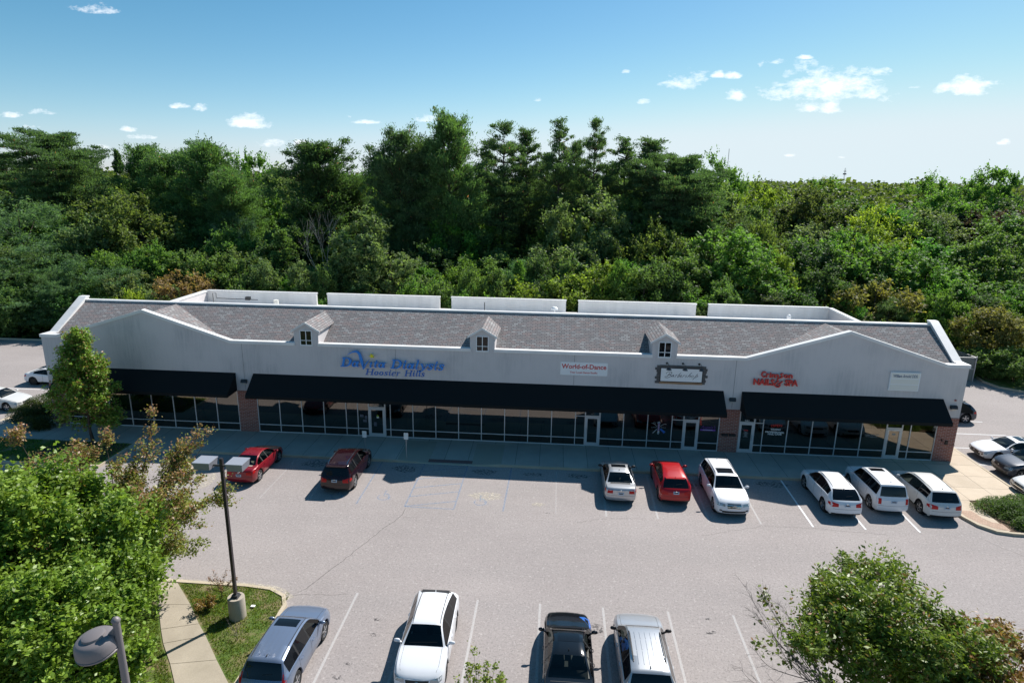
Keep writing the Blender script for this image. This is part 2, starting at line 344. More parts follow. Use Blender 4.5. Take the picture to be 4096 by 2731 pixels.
    worn('line_blue', (.22,.36,.56), .38, .72, .40); worn('oil_stain', (.07,.068,.07), .38, .52); worn('crack_fill', (.12,.11,.10), .50, .75, .5); worn('light_stain', (.50,.45,.38), .40, .6)
    # ground
    m = M['forest_floor'] = mat('leaf litter ground', (.05,.05,.03), .95, spec=.1); v = coords(m)
    setc(m, ramp(m, noise(m, v, .15, 6, .6), [(.3, (.030,.045,.015)), (.7, (.075,.085,.035))]))
    m = M['lawn'] = mat('lawn soil', (.06,.08,.03), .95, spec=.1); v = coords(m)
    col = ramp(m, noise(m, v, .9, 6, .7), [(.32, (.070,.125,.025)), (.48, (.095,.135,.035)), (.60, (.20,.165,.09))]); setc(m, col)
    m = M['mulch'] = mat('brown mulch', (.09,.06,.04), .95, spec=.1); v = coords(m); setc(m, ramp(m, noise(m, v, 12, 4, .7), [(.3, (.05,.035,.025)), (.7, (.17,.12,.085))]))
    m = M['bark'] = mat('bark', (.07,.055,.045), .95, spec=.1); v = coords(m, (4, 4, .8)); setc(m, ramp(m, noise(m, v, 2, 4, .6), [(.3, (.035,.028,.024)), (.7, (.11,.09,.075))]))
    M['bark_grey'] = mat('grey twig bark', (.16,.14,.125), .95, spec=.1); M['bark_pale'] = mat('pale dead wood', (.34,.31,.28), .95, spec=.1)
    # leaves: object colour = main tone; per leaf attribute picks between main and accent
    def leaf(key, transl=.35, acc=(1.35, 1.2, .8), rough=.6, spec=.25):
        m = M[key] = bpy.data.materials.new(key.replace('_', ' ')); m.use_nodes = True; nt = m.node_tree; nt.nodes.clear()
        out = nd(m, 'ShaderNodeOutputMaterial'); oi = nd(m, 'ShaderNodeObjectInfo'); at_ = nd(m, 'ShaderNodeAttribute', attribute_name='rnd')
        sp = nd(m, 'ShaderNodeSeparateColor'); lk(m, at_.outputs['Color'], sp.inputs[0])
        acc_n = nd(m, 'ShaderNodeMix', data_type='RGBA', blend_type='MULTIPLY'); acc_n.inputs[0].default_value = 1; lk(m, oi.outputs['Color'], acc_n.inputs[6]); acc_n.inputs[7].default_value = (*acc, 1)
        c1 = mixc(m, sp.outputs[0], oi.outputs['Color'], acc_n.outputs[2])
        mul = nd(m, 'ShaderNodeMix', data_type='RGBA', blend_type='MULTIPLY'); mul.inputs[0].default_value = 1; lk(m, c1, mul.inputs[6])
        lk(m, ramp(m, sp.outputs[1], [(0, g3(.62)), (1, g3(1.45))]), mul.inputs[7])
        fin = mixc(m, sp.outputs[2], mul.outputs[2], (.33,.15,.095))
        b = nd(m, 'ShaderNodeBsdfPrincipled'); b.inputs['Roughness'].default_value = rough; b.inputs['Specular IOR Level'].default_value = spec; lk(m, fin, b.inputs['Base Color'])
        t = nd(m, 'ShaderNodeBsdfTranslucent'); tcol = nd(m, 'ShaderNodeMix', data_type='RGBA', blend_type='MULTIPLY'); tcol.inputs[0].default_value = 1; lk(m, fin, tcol.inputs[6]); tcol.inputs[7].default_value = (1.5, 1.6, .7, 1); lk(m, tcol.outputs[2], t.inputs[0])
        mx = nd(m, 'ShaderNodeMixShader'); mx.inputs[0].default_value = transl; lk(m, b.outputs[0], mx.inputs[1]); lk(m, t.outputs[0], mx.inputs[2]); lk(m, mx.outputs[0], out.inputs[0])
    leaf('leaf', .45); leaf('leaf_gloss', .32, (1.35, 1.2, .8), .42, .35); leaf('needle', .42, (1.3, 1.25, .9), .65, .25)
make_materials()

# ------------------------------------------------------------------ lettering
def text_obj(s, size, x, z, mtl, parent, name='lettering', y=-.02, ext=.01, off=0, shear=0, sx=1, align='LEFT', space=1, rot=0, fit=None):
    cu = bpy.data.curves.new('t', 'FONT'); cu.body = s; cu.size = size; cu.extrude = ext; cu.offset = off; cu.shear = shear; cu.align_x = align; cu.space_character = space
    cu.resolution_u = 3
    o = bpy.data.objects.new('t', cu); COL.objects.link(o); dg = bpy.context.evaluated_depsgraph_get()
    me = bpy.data.meshes.new_from_object(o.evaluated_get(dg)); bpy.data.objects.remove(o); bpy.data.curves.remove(cu)
    n = len(me.vertices); co = np.empty(n*3); me.vertices.foreach_get('co', co); co = co.reshape(-1, 3)
    if fit:
        w = co[:, 0].max()-co[:, 0].min(); sx = fit/w
        co[:, 0] -= co[:, 0].min()
    X = co[:, 0]*sx; Z = co[:, 1].copy(); c_, s_ = math.cos(rot), math.sin(rot)
    out = np.stack([x+X*c_-Z*s_, y-co[:, 2], z+X*s_+Z*c_], 1)
    me.vertices.foreach_set('co', out.ravel()); me.name = name
    me.materials.clear(); me.materials.append(mtl)
    o = bpy.data.objects.new(name, me); COL.objects.link(o); o.parent = parent
    return o
def catmull(P, n=5):
    P = [np.array(p, float) for p in P]
    if len(P) < 3: return P
    out = []
    for i in range(len(P)-1):
        a = P[max(i-1, 0)]; b = P[i]; c = P[i+1]; d = P[min(i+2, len(P)-1)]
        for k in range(n):
            t = k/n; out.append(.5*((2*b)+(-a+c)*t+(2*a-5*b+4*c-d)*t*t+(-a+3*b-3*c+d)*t**3))
    out.append(P[-1]); return out
_zoff = [0]
def stroke(mb, pts, y0, depth, smooth=True):
    """pts (x, z, width) -> extruded ribbon standing on the wall"""
    P = catmull(pts) if smooth else [np.array(p, float) for p in pts]
    _zoff[0] = (_zoff[0]+1) % 7; e = _zoff[0]*.0012
    Lf = []; Rt = []
    for i, p in enumerate(P):
        d = P[min(i+1, len(P)-1)][:2]-P[max(i-1, 0)][:2]; d = d/(np.linalg.norm(d)+1e-9); nrm = np.array([-d[1], d[0]]); w = max(p[2], .004)/2
        Lf.append(p[:2]+nrm*w); Rt.append(p[:2]-nrm*w)
    n = len(P); vs = []
    for y in (y0-depth-e, y0+e):
        for q in Lf: vs.append((q[0], y, q[1]))
        for q in Rt: vs.append((q[0], y, q[1]))
    fs = []
    for i in range(n-1):
        fs += [(i, i+1, n+i+1, n+i), (2*n+i, 2*n+n+i, 2*n+n+i+1, 2*n+i+1), (i, 2*n+i, 2*n+i+1, i+1), (n+i, n+i+1, 3*n+i+1, 3*n+i)]
    fs += [(0, n, 3*n, 2*n), (n-1, 2*n+n-1, 4*n-1, 2*n-1)]
    mb.faces(vs, fs)
def disc(mb, x, z, r, y0, depth, n=14):
    mb.prism_xz([(x+r*math.cos(2*math.pi*k/n), z+r*math.sin(2*math.pi*k/n)) for k in range(n)], y0-depth, y0)
def ring(cx, cz, rx, rz, w0, w1, n=14):
    return [(cx+rx*math.cos(math.pi/2+2*math.pi*k/n), cz+rz*math.sin(math.pi/2+2*math.pi*k/n), w0+(w1-w0)*abs(math.sin(2*math.pi*k/n))) for k in range(n+1)]
GL = {
 'D': (.78, [[(.16,.0,.15),(.16,.7,.15)], [(.0,.02,.045),(.34,.02,.045)], [(.0,.68,.045),(.34,.68,.045)], [(.2,.68,.04),(.42,.66,.06),(.60,.52,.14),(.64,.35,.16),(.60,.18,.14),(.42,.04,.06),(.2,.02,.04)]]),
 'H': (.86, [[(.16,.0,.14),(.16,.7,.14)], [(.66,.0,.14),(.66,.7,.14)], [(.02,.02,.04),(.32,.02,.04)], [(.02,.68,.04),(.32,.68,.04)], [(.51,.02,.04),(.82,.02,.04)], [(.51,.68,.04),(.82,.68,.04)], [(.16,.36,.05),(.66,.36,.05)]]),
 'a': (.56, [ring(.2,.22,.14,.19,.04,.12), [(.42,.44,.11),(.40,.14,.11),(.43,.04,.07),(.50,.03,.035),(.55,.10,.02)]]),
 'i': (.32, [[(.02,.40,.03),(.10,.43,.05),(.14,.40,.11),(.12,.14,.12),(.15,.04,.08),(.22,.02,.035),(.28,.1,.02)], 'dot']),
 'l': (.31, [[(.02,.70,.03),(.10,.71,.05),(.14,.66,.11),(.12,.14,.12),(.15,.04,.08),(.22,.02,.035),(.28,.1,.02)]]),
 't': (.36, [[(.16,.62,.05),(.15,.44,.11),(.13,.14,.12),(.17,.04,.08),(.24,.02,.035),(.31,.1,.02)], [(.0,.43,.045),(.34,.43,.045)]]),
 'y': (.56, [[(.04,.40,.04),(.12,.42,.10),(.22,.22,.12),(.30,.0,.09)], [(.52,.42,.10),(.44,.2,.06),(.28,-.08,.05),(.12,-.2,.05),(.02,-.17,.09)]]),
 's': (.42, [[(.36,.33,.09),(.30,.42,.05),(.16,.42,.07),(.08,.34,.10),(.18,.24,.13),(.31,.15,.11),(.26,.03,.06),(.12,.01,.05),(.03,.09,.09)]]),
 'o': (.50, [ring(.22,.22,.15,.195,.04,.13)]),
 'e': (.46, [[(.08,.22,.04),(.24,.25,.04),(.36,.33,.08),(.30,.43,.05),(.16,.40,.06),(.07,.2,.12),(.12,.04,.08),(.24,.01,.05),(.38,.09,.02)]]),
 'r': (.42, [[(.03,.40,.03),(.12,.43,.06),(.14,.3,.11),(.13,.0,.11)], [(.16,.26,.04),(.26,.41,.05),(.38,.38,.10)]]),
 ' ': (.30, []),
}
def glyphs(mb, s, x, z, size, y0, depth, shear=.22, sx=1.0, dots=True, slope=0, wf=1.0):
    cx = 0
    for ch in s:
        adv, sts = GL[ch]
        for st in sts:
            if st == 'dot':
                if dots is True or (callable(dots) and dots(cx)):
                    disc(mb, x+(cx+.14+.62*shear)*size*sx, z+.60*size+slope*cx*size, .075*size, y0, depth)
                continue
            stroke(mb, [(x+(cx+a+b*shear)*size*sx, z+b*size+slope*cx*size, (c*wf+.008)*size) for a, b, c in st], y0, depth, smooth=len(st) > 2)
        cx += adv
    return cx*size*sx
# ------------------------------------------------------------------ ground
def ribbon(mb, pts, w, z, smooth=False):
    P = catmull([(a, b, 0) for a, b in pts], 6) if smooth else [np.array((a, b, 0), float) for a, b in pts]
    L_, R_ = [], []
    for i, p in enumerate(P):
        d = P[min(i+1, len(P)-1)][:2]-P[max(i-1, 0)][:2]; d = d/(np.linalg.norm(d)+1e-9); n_ = np.array([-d[1], d[0]])*w/2
        L_.append(p[:2]+n_); R_.append(p[:2]-n_)
    n = len(P); mb.faces([(q[0], q[1], z) for q in L_]+[(q[0], q[1], z) for q in R_], [(i, n+i, n+i+1, i+1) for i in range(n-1)])
def curb(mb, pts, w=.15, z0=-.02, z1=.15, smooth=False, closed=False):
    P = catmull([(a, b, 0) for a, b in pts], 6) if smooth else [np.array((a, b, 0), float) for a, b in pts]
    vs = []
    for i, p in enumerate(P):
        a, b = (P[(i-1) % len(P)], P[(i+1) % len(P)]) if closed else (P[max(i-1, 0)], P[min(i+1, len(P)-1)])
        d = b[:2]-a[:2]; d = d/(np.linalg.norm(d)+1e-9); n_ = np.array([-d[1], d[0]])*w/2
        for q, z in ((p[:2]+n_, z0), (p[:2]+n_, z1), (p[:2]-n_, z1), (p[:2]-n_, z0)): vs.append((q[0], q[1], z))
    fs = []; n = len(P)
    for i in range(n if closed else n-1):
        a, b = 4*i, 4*((i+1) % n)
        fs += [(a, a+1, b+1, b), (a+1, a+2, b+2, b+1), (a+2, a+3, b+3, b+2)]
    if not closed: fs += [(0, 3, 2, 1), (4*n-4, 4*n-3, 4*n-2, 4*n-1)]
    mb.faces(vs, fs)
def struct(name, mb, m, **kw):
    o = mb.build(name, m, **kw); o['kind'] = 'structure'; return o
ISLAND = [(-6.1,-26), (-6.05,-21.9), (-6.06,-20.2), (-6.12,-18.7), (-6.14,-18.1), (-6.45,-17.5), (-7.2,-17.1), (-8.4,-16.97), (-10.1,-16.97), (-12,-16.95), (-15,-16.95), (-20,-16.95), (-28,-16.95), (-28,-32), (-6.1,-32)]
WALK = [(-11.55,-17.05), (-12.5,-17.05), (-8.3,-22.6), (-5.6,-26.3), (-5.4,-24.0)]
def build_ground():
    b = MB(); b.poly([(-3000,-200,-.06), (3000,-200,-.06), (3000,3000,-.06), (-3000,3000,-.06)]); struct('forest_ground', b, M['forest_floor'])
    b = MB(); b.poly([(-110,-70,0), (110,-70,0), (110,22.3,0), (-110,22.3,0)]); struct('parking_lot', b, M['asphalt'])
    # main sidewalk with its dropped kerb ramp
    b = MB()
    b.prism([(-35.3,-2.85), (-23.1,-2.85), (-23.1,0), (-35.3,0)], -.02, .15)
    b.prism([(-23.1,-3.5), (-4.95,-3.5), (-4.95,0), (-23.1,0)], -.02, .15)
    b.prism([(1.82,-3.5), (26.3,-3.5), (26.3,0), (1.82,0)], -.02, .15)
    b.prism([(-4.95,-.4), (1.82,-.4), (1.82,0), (-4.95,0)], -.02, .15)
    b.poly([(-2.9,-3.62,.014), (-.1,-3.62,.014), (-.1,-.4,.15), (-2.9,-.4,.15)])
    struct('sidewalk', b, M['concrete_walk'])
    b = MB(); b.poly([(-4.95,-3.62,.15), (-2.9,-3.62,.014), (-2.9,-.4,.15), (-4.95,-.4,.15)]); b.poly([(-.1,-3.62,.014), (1.82,-3.62,.15), (1.82,-.4,.15), (-.1,-.4,.15)])
    fl = struct('ramp_flares', b, M['flare'])
    b = MB()
    for xa, za, xb, zb in ((-4.95, .152, -2.9, .018), (-2.9, .018, -.1, .018), (-.1, .018, 1.82, .152)):
        b.faces([(xa,-3.62,za), (xb,-3.62,zb), (xb,-3.5,zb+.005), (xa,-3.5,za+.003), (xa,-3.66,-.02), (xb,-3.66,-.02)], [(0,1,2,3), (4,5,1,0)])
    struct('dropped_kerb', b, M['curb'])
    b = MB(); b.poly([(-2.95,-3.42,.030), (-.08,-3.42,.030), (-.08,-3.0,.048), (-2.95,-3.0,.048)]); struct('tactile_strip', b, M['tactile'])
    b = MB()
    b.prism([(26.3,-3.5), (26.9,-3.95), (27.3,-4.7), (27.55,-5.6), (27.72,-6.6), (27.8,-7.4), (28.1,-8.2), (28.7,-8.75), (29.4,-8.9), (29.4,-6.9), (29.3,-5.5), (32.9,-5.1), (32.95,2.8), (31.45,2.8), (31.45,0), (26.3,0)], -.02, .148)
    struct('corner_pavement', b, M['concrete_side'])
    b = MB(); b.prism([(-35.3,0), (-31.1,0), (-31.1,6), (-35.3,6)], -.02, .147); struct('side_path', b, M['concrete_side'])
    b = MB(); b.poly([(27.95,-6.75,.153), (28.0,-7.5,.153), (28.3,-8.15,.153), (28.85,-8.65,.153), (29.5,-8.8,.153), (29.5,-8.1,.153), (29.05,-7.95,.153), (28.8,-7.5,.153), (28.7,-6.75,.153)]); struct('paver_strip', b, M['pavers'])
    # kerbs
    b = MB()
    curb(b, [(-23.1,-3.57), (-4.95,-3.57)]); curb(b, [(1.82,-3.57), (26.2,-3.57)])
    curb(b, [(26.2,-3.57), (26.95,-3.98), (27.38,-4.7), (27.62,-5.6), (27.79,-6.6), (27.87,-7.4), (28.17,-8.25), (28.75,-8.83), (29.5,-8.98), (31,-9.0), (45,-9.0)], .16)
    curb(b, [(33.02,3.2), (33.02,-4.8), (34.5,-5.1), (45,-5.1)]); curb(b, [(-35.38,6.2), (-35.38,-2.8), (-38,-3.4), (-48,-3.4)])
    curb(b, [(-23.17,-3.5), (-23.17,-6.3), (-30,-6.3), (-48,-6.3)]); curb(b, [(-23.17,-2.85), (-23.17,-3.6)])
    struct('kerb', b, M['curb'])
    b = MB(); curb(b, ISLAND[:12], .17, smooth=False); struct('island_kerb', b, M['curb'])
    b = MB(); curb(b, [(-110,22.4), (46.3,22.4), (45.7,20.6), (45.4,19.1), (45.7,17.5), (47.2,16.3), (52,14.6), (60,12.6), (110,6)], .18); struct('rear_kerb', b, M['curb'])
    # planted areas
    b = MB(); b.prism(ISLAND, -.02, .11); struct('grass_island', b, M['lawn'])
    b = MB(); b.prism([(-48,-6.25), (-23.24,-6.25), (-23.24,-2.88), (-48,-2.88)], -.02, .12); struct('planting_bed', b, M['lawn'])
    b = MB(); b.prism([(-28.5,-5.9), (-23.5,-5.9), (-23.5,-3.1), (-28.5,-3.1)], .12, .135); struct('mulch_bed', b, M['mulch'])
    b = MB(); b.prism([(29.45,-8.9), (45,-8.9), (45,-5.18), (29.4,-5.5)], -.02, .12); struct('shrub_bed', b, M['mulch'])
    b = MB(); b.prism([(46.35,22.3), (45.5,19.1), (45.8,17.5), (47.2,16.4), (52,14.7), (60,12.7), (110,6.1), (110,40), (46.35,40)], -.02, .1); struct('grass_verge', b, M['lawn'])
    # island path
    b = MB(); pa = [((-12.45,-17.08), (-11.5,-17.08)), ((-11.45,-18.55), (-10.1,-18.45)), ((-10.42,-20.0), (-9.1,-19.55)), ((-9.85,-20.75), (-8.45,-20.2)), ((-8.95,-21.75), (-7.35,-21.4)), ((-8.1,-22.8), (-6.2,-22.6)), ((-7.2,-24.0), (-5.3,-23.9))]
    for (a, c), (e, f) in zip(pa[:-1], pa[1:]):
        a, c, e, f = [Vector((*q, 0)) for q in (a, c, e, f)]; g = (e-a).normalized()*.012; h = (f-c).normalized()*.012
        b.prism([tuple((e-g)[:2]), tuple((f-h)[:2]), tuple((c+h)[:2]), tuple((a+g)[:2])], .10, .135)
    struct('island_path', b, M['concrete_path'])
    # markings
    def lines(name, mt, segs, w=.1, z=.005):
        b = MB()
        for a, c in segs: ribbon(b, [a, c], w, z)
        return struct(name, b, M[mt])
    U0, U1 = -3.66, -9.15
    lines('stall_lines', 'line_fresh', [((x, U0), (x-.12, U1)) for x in (19.27, 22.0, 24.8)])
    lines('worn_stall_lines', 'line_worn', [((x, U0), (x-.08, U1)) for x in (16.5, 13.75, 11.0, 8.2)]+[((x, -16.85), (x, -22.9)) for x in (-3.37,-.68,1.98,4.7,7.41,10.17,12.91,15.7,18.5,21.3,24.05)])
    lines('faint_stall_lines', 'line_faint', [((x, U0), (x, U1)) for x in (5.35, -11.52, -14.2, -17.05, -19.8, -22.4, -8.7)], .09)
    lines('accessible_bay_lines', 'line_blue', [((-5.88, U0), (-5.87, U1)), ((-3.1, U0), (-3.1, U1)), ((-.32, U0), (-.32, U1)), ((2.5, U0), (2.42, U1)), ((-3.1, -9.16), (-.32, -9.2))]
          + [((-3.08, y), (-.35, y+.85)) for y in (-9.14, -8.0, -6.95, -5.8, -4.75)], .09)
    lines('side_lot_lines', 'line_fresh', [((33.15, y), (38.6, y)) for y in (-2.7, .03, 2.79, 5.54, 8.25)]+[((-42, 7.15), (-36.2, 7.15)), ((-42, 4.4), (-36.2, 4.4)), ((-42, 9.9), (-36.2, 9.9))], .09)
    for i, (x, y) in enumerate(((-4.55, -8.1), (1.05, -8.15), (-7.25, -8.2))):
        b = MB(); s = .95
        ribbon(b, [(x+s*.36*math.cos(t), y-.12+s*.36*math.sin(t)) for t in [k*math.pi*1.65/14+math.pi*.80 for k in range(15)]], .07, .0062)
        ribbon(b, [(x-.05, y+.52*s), (x-.03, y+.02), (x+.22, y), (x+.36, y-.36), (x+.5, y-.32)], .07, .0075); ribbon(b, [(x-.05, y+.28), (x+.2, y+.26)], .06, .0088)
        ribbon(b, [(x-.05, y+.66), (x-.05, y+.54)], .13, .0088)
        o = struct('wheelchair_marking', b, M['line_blue'])
    # cracks, stains
    b = MB()
    rr = random.Random(3)
    def crack(pts, w=.018):
        P = []
        for (x0, y0), (x1, y1) in zip(pts[:-1], pts[1:]):
            n = max(3, int(math.hypot(x1-x0, y1-y0)/.25))
            for k in range(n): P.append((x0+(x1-x0)*k/n+rr.uniform(-.05, .05), y0+(y1-y0)*k/n+rr.uniform(-.05, .05)))
        ribbon(b, P, w, .004)
    crack([(-2.98,-9.4), (-3.05,-10.3), (-3.6,-11.3), (-4.34,-13.3), (-5.1,-15.2), (-5.78,-16.8), (-6.3,-17.3)], .03); crack([(-6.2,-17.3), (-5,-17.1), (-3.5,-17.0)], .022)
    crack([(6.5,-9.9), (8,-9.4), (10.5,-9.1)]); crack([(13,-10.6), (16.5,-9.3), (19,-9.3), (23,-9.6)]); crack([(-2.9,-10.3), (-1.9,-10.25)])
    crack([(27.5,-9.5), (29.5,-12), (30,-17)], .018)
    struct('asphalt_cracks', b, M['crack_fill'])
    def blob(b, x, y, rx, ry, z, n=16):
        b.poly([(x+rx*(1+.3*rr.uniform(-1, 1))*math.cos(2*math.pi*k/n), y+ry*(1+.3*rr.uniform(-1, 1))*math.sin(2*math.pi*k/n), z) for k in range(n)])
    b = MB()
    for x, y, rx, ry in [(-10.1,-4.3,.8,.45), (-4.1,-4.5,.75,.5), (.88,-4.4,.8,.4), (3.9,-4.45,.75,.22), (6.7,-4.4,.8,.3), (18.5,-4.3,.9,.4), (-2.4,-21,.13,.1), (-2.6,-21.7,.2,.1), (-2.1,-18.5,.2,.08), (11.7,-18,.22,.12), (4.9,-9.1,.2,.07), (11.8,-17.2,.12,.07), (-1.9,-19.4,.15,.1), (23,-4.6,.7,.35), (26,-4.9,.5,.3), (7,-18.2,.4,.3), (13.2,-5,.7,.4), (-13.3,-4.6,.6,.4)]:
        blob(b, x, y, rx, ry, .003)
    struct('oil_stains', b, M['oil_stain'])
    b = MB()
    for x, y, rx, ry in [(-15.6,-7.3,.5,.9), (1.3,-7.5,.9,.5), (4.3,-8.2,.4,.2), (-16.5,-6.5,.4,.4)]: blob(b, x, y, rx, ry, .0034)
    ribbon(b, [(-13,-16.75), (-8.4,-16.75), (-6.9,-16.95), (-6.1,-17.5)], .28, .0034, True)
    struct('dust_stains', b, M['light_stain'])
    b = MB(); b.box(-7.5, -7.32, -18.4, -18.28, .165, .18); tag(b.build('paper_scrap', M['white']), 'small white scrap of paper on the island grass', 'litter')
    # grass blades
    def blades(name, polys, n, h, z, cols, seed):
        g = np.random.default_rng(seed); V = []; F = []; A = []
        k = 0
        while k < n:
            p = polys[g.integers(len(polys))]; x = g.uniform(p[0], p[1]); y = g.uniform(p[2], p[3])
            if len(p) > 4 and not p[4](x, y): continue
            if math.sin(x*1.9+1)*math.sin(y*2.3)+.6*math.sin(x*5.1)*math.cos(y*4.7) < -.62 and g.uniform() < .8: k += 1; continue
            a = g.uniform(0, 6.28); hh = h*g.uniform(.5, 1.3); w = .018; lx, ly = g.normal(0, .4*hh, 2)
            i = len(V); V += [(x-w*math.cos(a), y-w*math.sin(a), z), (x+w*math.cos(a), y+w*math.sin(a), z), (x+lx, y+ly, z+hh)]; F.append((i, i+1, i+2)); A.append((g.uniform(), g.uniform(), 1.0 if g.uniform() < .02 else 0, 1)); k += 1
        me = bpy.data.meshes.new(name); me.from_pydata(V, [], F); at_ = me.color_attributes.new('rnd', 'FLOAT_COLOR', 'CORNER')
        at_.data.foreach_set('color', np.repeat(np.array(A, 'f'), 3, axis=0).ravel()); me.materials.append(M['leaf'])
        o = bpy.data.objects.new(name, me); COL.objects.link(o); o.color = tuple(min(1, v*1.45) for v in cols[:3])+(1,); o['kind'] = 'stuff'; o['label'] = name.replace('_', ' '); o['category'] = 'grass'; return o
    def onisl(x, y):
        if y > -17.1 or x > -6.2 or (x > -7.3 and y > -17.3 and math.hypot(x+7.3, y+18.2) > 1.1): return False
        # right of the path only
        pr = [(-11.4,-17.08), (-10.0,-18.45), (-8.35,-20.2), (-7.25,-21.4), (-6.1,-22.6)]; pl = [(-12.55,-17.08), (-11.55,-18.55), (-9.95,-20.75), (-9.05,-21.75), (-8.2,-22.8)]
        xr = np.interp(-y, [-q[1] for q in pr], [q[0] for q in pr]); xl = np.interp(-y, [-q[1] for q in pl], [q[0] for q in pl])
        return x > xr or x < xl
    o = blades('island_grass', [(-11.5,-6.2,-23,-17.1,onisl), (-13.5,-8,-24,-17.1,onisl)], 22000, .08, .105, (.078,.112,.024,1), 5); o['label'] = 'short green grass on the kerbed island round the lamp pedestal'
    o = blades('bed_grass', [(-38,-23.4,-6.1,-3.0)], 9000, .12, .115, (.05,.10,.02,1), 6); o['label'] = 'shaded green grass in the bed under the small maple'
m = M['flare'] = mat('grooved concrete', (.2,.17,.14), .9)
wv = nd(m, 'ShaderNodeTexWave'); wv.inputs['Scale'].default_value = 4.5; wv.inputs['Distortion'].default_value = 0; lk(m, coords(m), wv.inputs['Vector']); setc(m, ramp(m, wv.outputs['Fac'], [(.2, (.27,.24,.20)), (.7, (.42,.37,.30))]))
build_ground()

# ------------------------------------------------------------------ building
XL, XR = -31.08, 31.45
GAB = [(-29.85, -23.39, -17.26), (17.5, 23.83, 30.06)]
DOR = [(-12.77, -11.92, -11.07), (-.67, .17, 1.0), (11.4, 12.22, 13.04)]
ZT = 6.62; ZPK = 8.60; RY0, RZ0, RY1, RZ1 = .3, 6.33, 4.1, 8.43
def zroof(y): return RZ0+(y-RY0)*(RZ1-RZ0)/(RY1-RY0)
def yroof(z): return RY0+(z-RZ0)*(RY1-RY0)/(RZ1-RZ0)
def build_building():
    B = empty('retail_building', (0, 0, 0), 0, 'long single storey strip mall with grey stucco front, dark awnings and shingled roof', 'building')
    b = MB()
    top = [(XL, ZT), (GAB[0][0], ZT), (GAB[0][1], ZPK), (GAB[0][2], ZT)]
    for a, c, d in DOR: top += [(a, ZT), (a, 7.62), (c, 8.12), (d, 7.62), (d, ZT)]
    top += [(GAB[1][0], ZT), (GAB[1][1], ZPK), (GAB[1][2], ZT), (XR, ZT)]
    b.prism_xz([(XL, 3.2), (XR, 3.2)]+top[::-1], 0, .24)
    o = b.build('front_wall', M['stucco'], B)
    for x in (-16.52, -5.77, 6.35, 16.9): b = MB(); b.box(x-.010, x+.010, -.003, 0, 4.5 if abs(x) < 16 else 3.3, ZT-.02); b.build('expansion_joint', M['dirty_wood'], B)
    # side and rear block walls
    b = MB(); 
    for x0, x1 in ((XL, XL+.25), (XR-.25, XR)): b.box(x0, x1, .24, 4.45, 3.2, 6.5)
    b.box(XL, -27.9, 4.2, 4.45, .0, 6.5); b.box(29.2, XR, 4.2, 4.45, 0, 6.5)
    b.box(-27.9, -27.65, 4.45, 16, 0, 7.2); b.box(28.95, 29.2, 4.45, 16, 0, 7.2); b.box(-27.65, 28.95, 15.75, 16, 0, 6.2)
    b.build('side_wall', M['stucco'], B)
    b = MB(); b.box(-27.65, 28.95, 4.45, 15.75, 5.9, 6.0); b.build('flat_roof', M['white_stucco'], B)
    # screens
    for x0, x1 in ((-27.65,-17.2), (-16.16,-5.62), (-4.54,5.92), (7.04,17.51), (18.6,28.95)):
        b = MB(); b.box(x0, x1, 15.76, 16.0, 6.2, 7.24); p = b.build('roof_screen', M['white_stucco'], B)
        b = MB(); b.box(x0-.04, x1+.04, 15.70, 16.06, 7.24, 7.35); b.build('screen_cap', M['coping'], p)
    for x0, x1 in ((-27.94,-27.6), (28.9,29.24)): b = MB(); b.box(x0, x1, 4.5, 15.70, 7.2, 7.34); b.build('side_cap', M['coping'], B)
    # brick piers
    for x0, x1 in ((XL, -29.97), (-17.13, -15.78), (16.22, 17.48), (30.20, XR)):
        b = MB(); b.box(x0+.004*(x0 == XL), x1-.004*(x1 == XR), -.035, .3, 0, 3.19); p = b.build('brick_pier', M['brick'], B)
        b = MB(); b.box(x0-.01, x1+.012, -.055, -.036, 1.28, 1.35); b.build('string_course', M['brick'], p)
    b = MB(); b.box(XL, XL+.25, .3, 4.45, 0, 3.19); b.build('brick_side', M['brick'], B); b = MB(); b.box(XR-.25, XR, .3, 4.45, 0, 3.19); b.build('brick_side', M['brick'], B)
    b = MB(); b.box(XL+.3, XR-.3, 5.5, 5.6, .1, 4); b.box(XL+.3, XR-.3, .32, 5.5, 3.3, 3.35)
    for x in (-26, -21, -13.2, -5.5, -1.2, 2.7, 4.1, 9.2, 14.4, 20.4, 23.2, 26): b.box(x, x+.22, 1.6, 1.82, .16, 3.3)
    for x, w in ((-13, .9), (-4, 1.2), (.7, 1.5), (3.6, .8), (11, 1.2), (21, 1.0), (24.5, 1.4)): b.box(x, x+w, 2.2, 2.8, .16, 1.1)
    for x in (-25.2, -10.3, 22.5): b.box(x, x+1.2, .8, .83, .9, 2.6)
    b.build('interior', M['interior'], B); b = MB(); b.box(XL+.3, XR-.3, .1, 5.5, .1, .155); b.build('interior_floor', M['interior_floor'], B)
    # roofs
    b = MB(); x0, x1 = XL+.5, XR-.5
    b.poly([(x0, RY0-.1, zroof(RY0-.1)), (x1, RY0-.1, zroof(RY0-.1)), (x1, RY1, RZ1), (x0, RY1, RZ1)])
    b.poly([(x0, RY1, RZ1), (x1, RY1, RZ1), (x1, RY1, 5.9), (x0, RY1, 5.9)]); b.build('main_roof', M['shingle'], B)
    rg = random.Random(4)
    for g0, gc, g1 in GAB:
        zr = RZ1-.03; hw = 6.25
        b = MB()
        for s in (-1, 1):
            xe = gc+s*hw; b.poly([(gc, .24, zr), (xe, .24, zroof(.24)+.0), (gc, yroof(zr), zr)] if s > 0 else [(xe, .24, zroof(.24)), (gc, .24, zr), (gc, yroof(zr), zr)])
        b.build('gable_roof', M['shingle_side'], B)
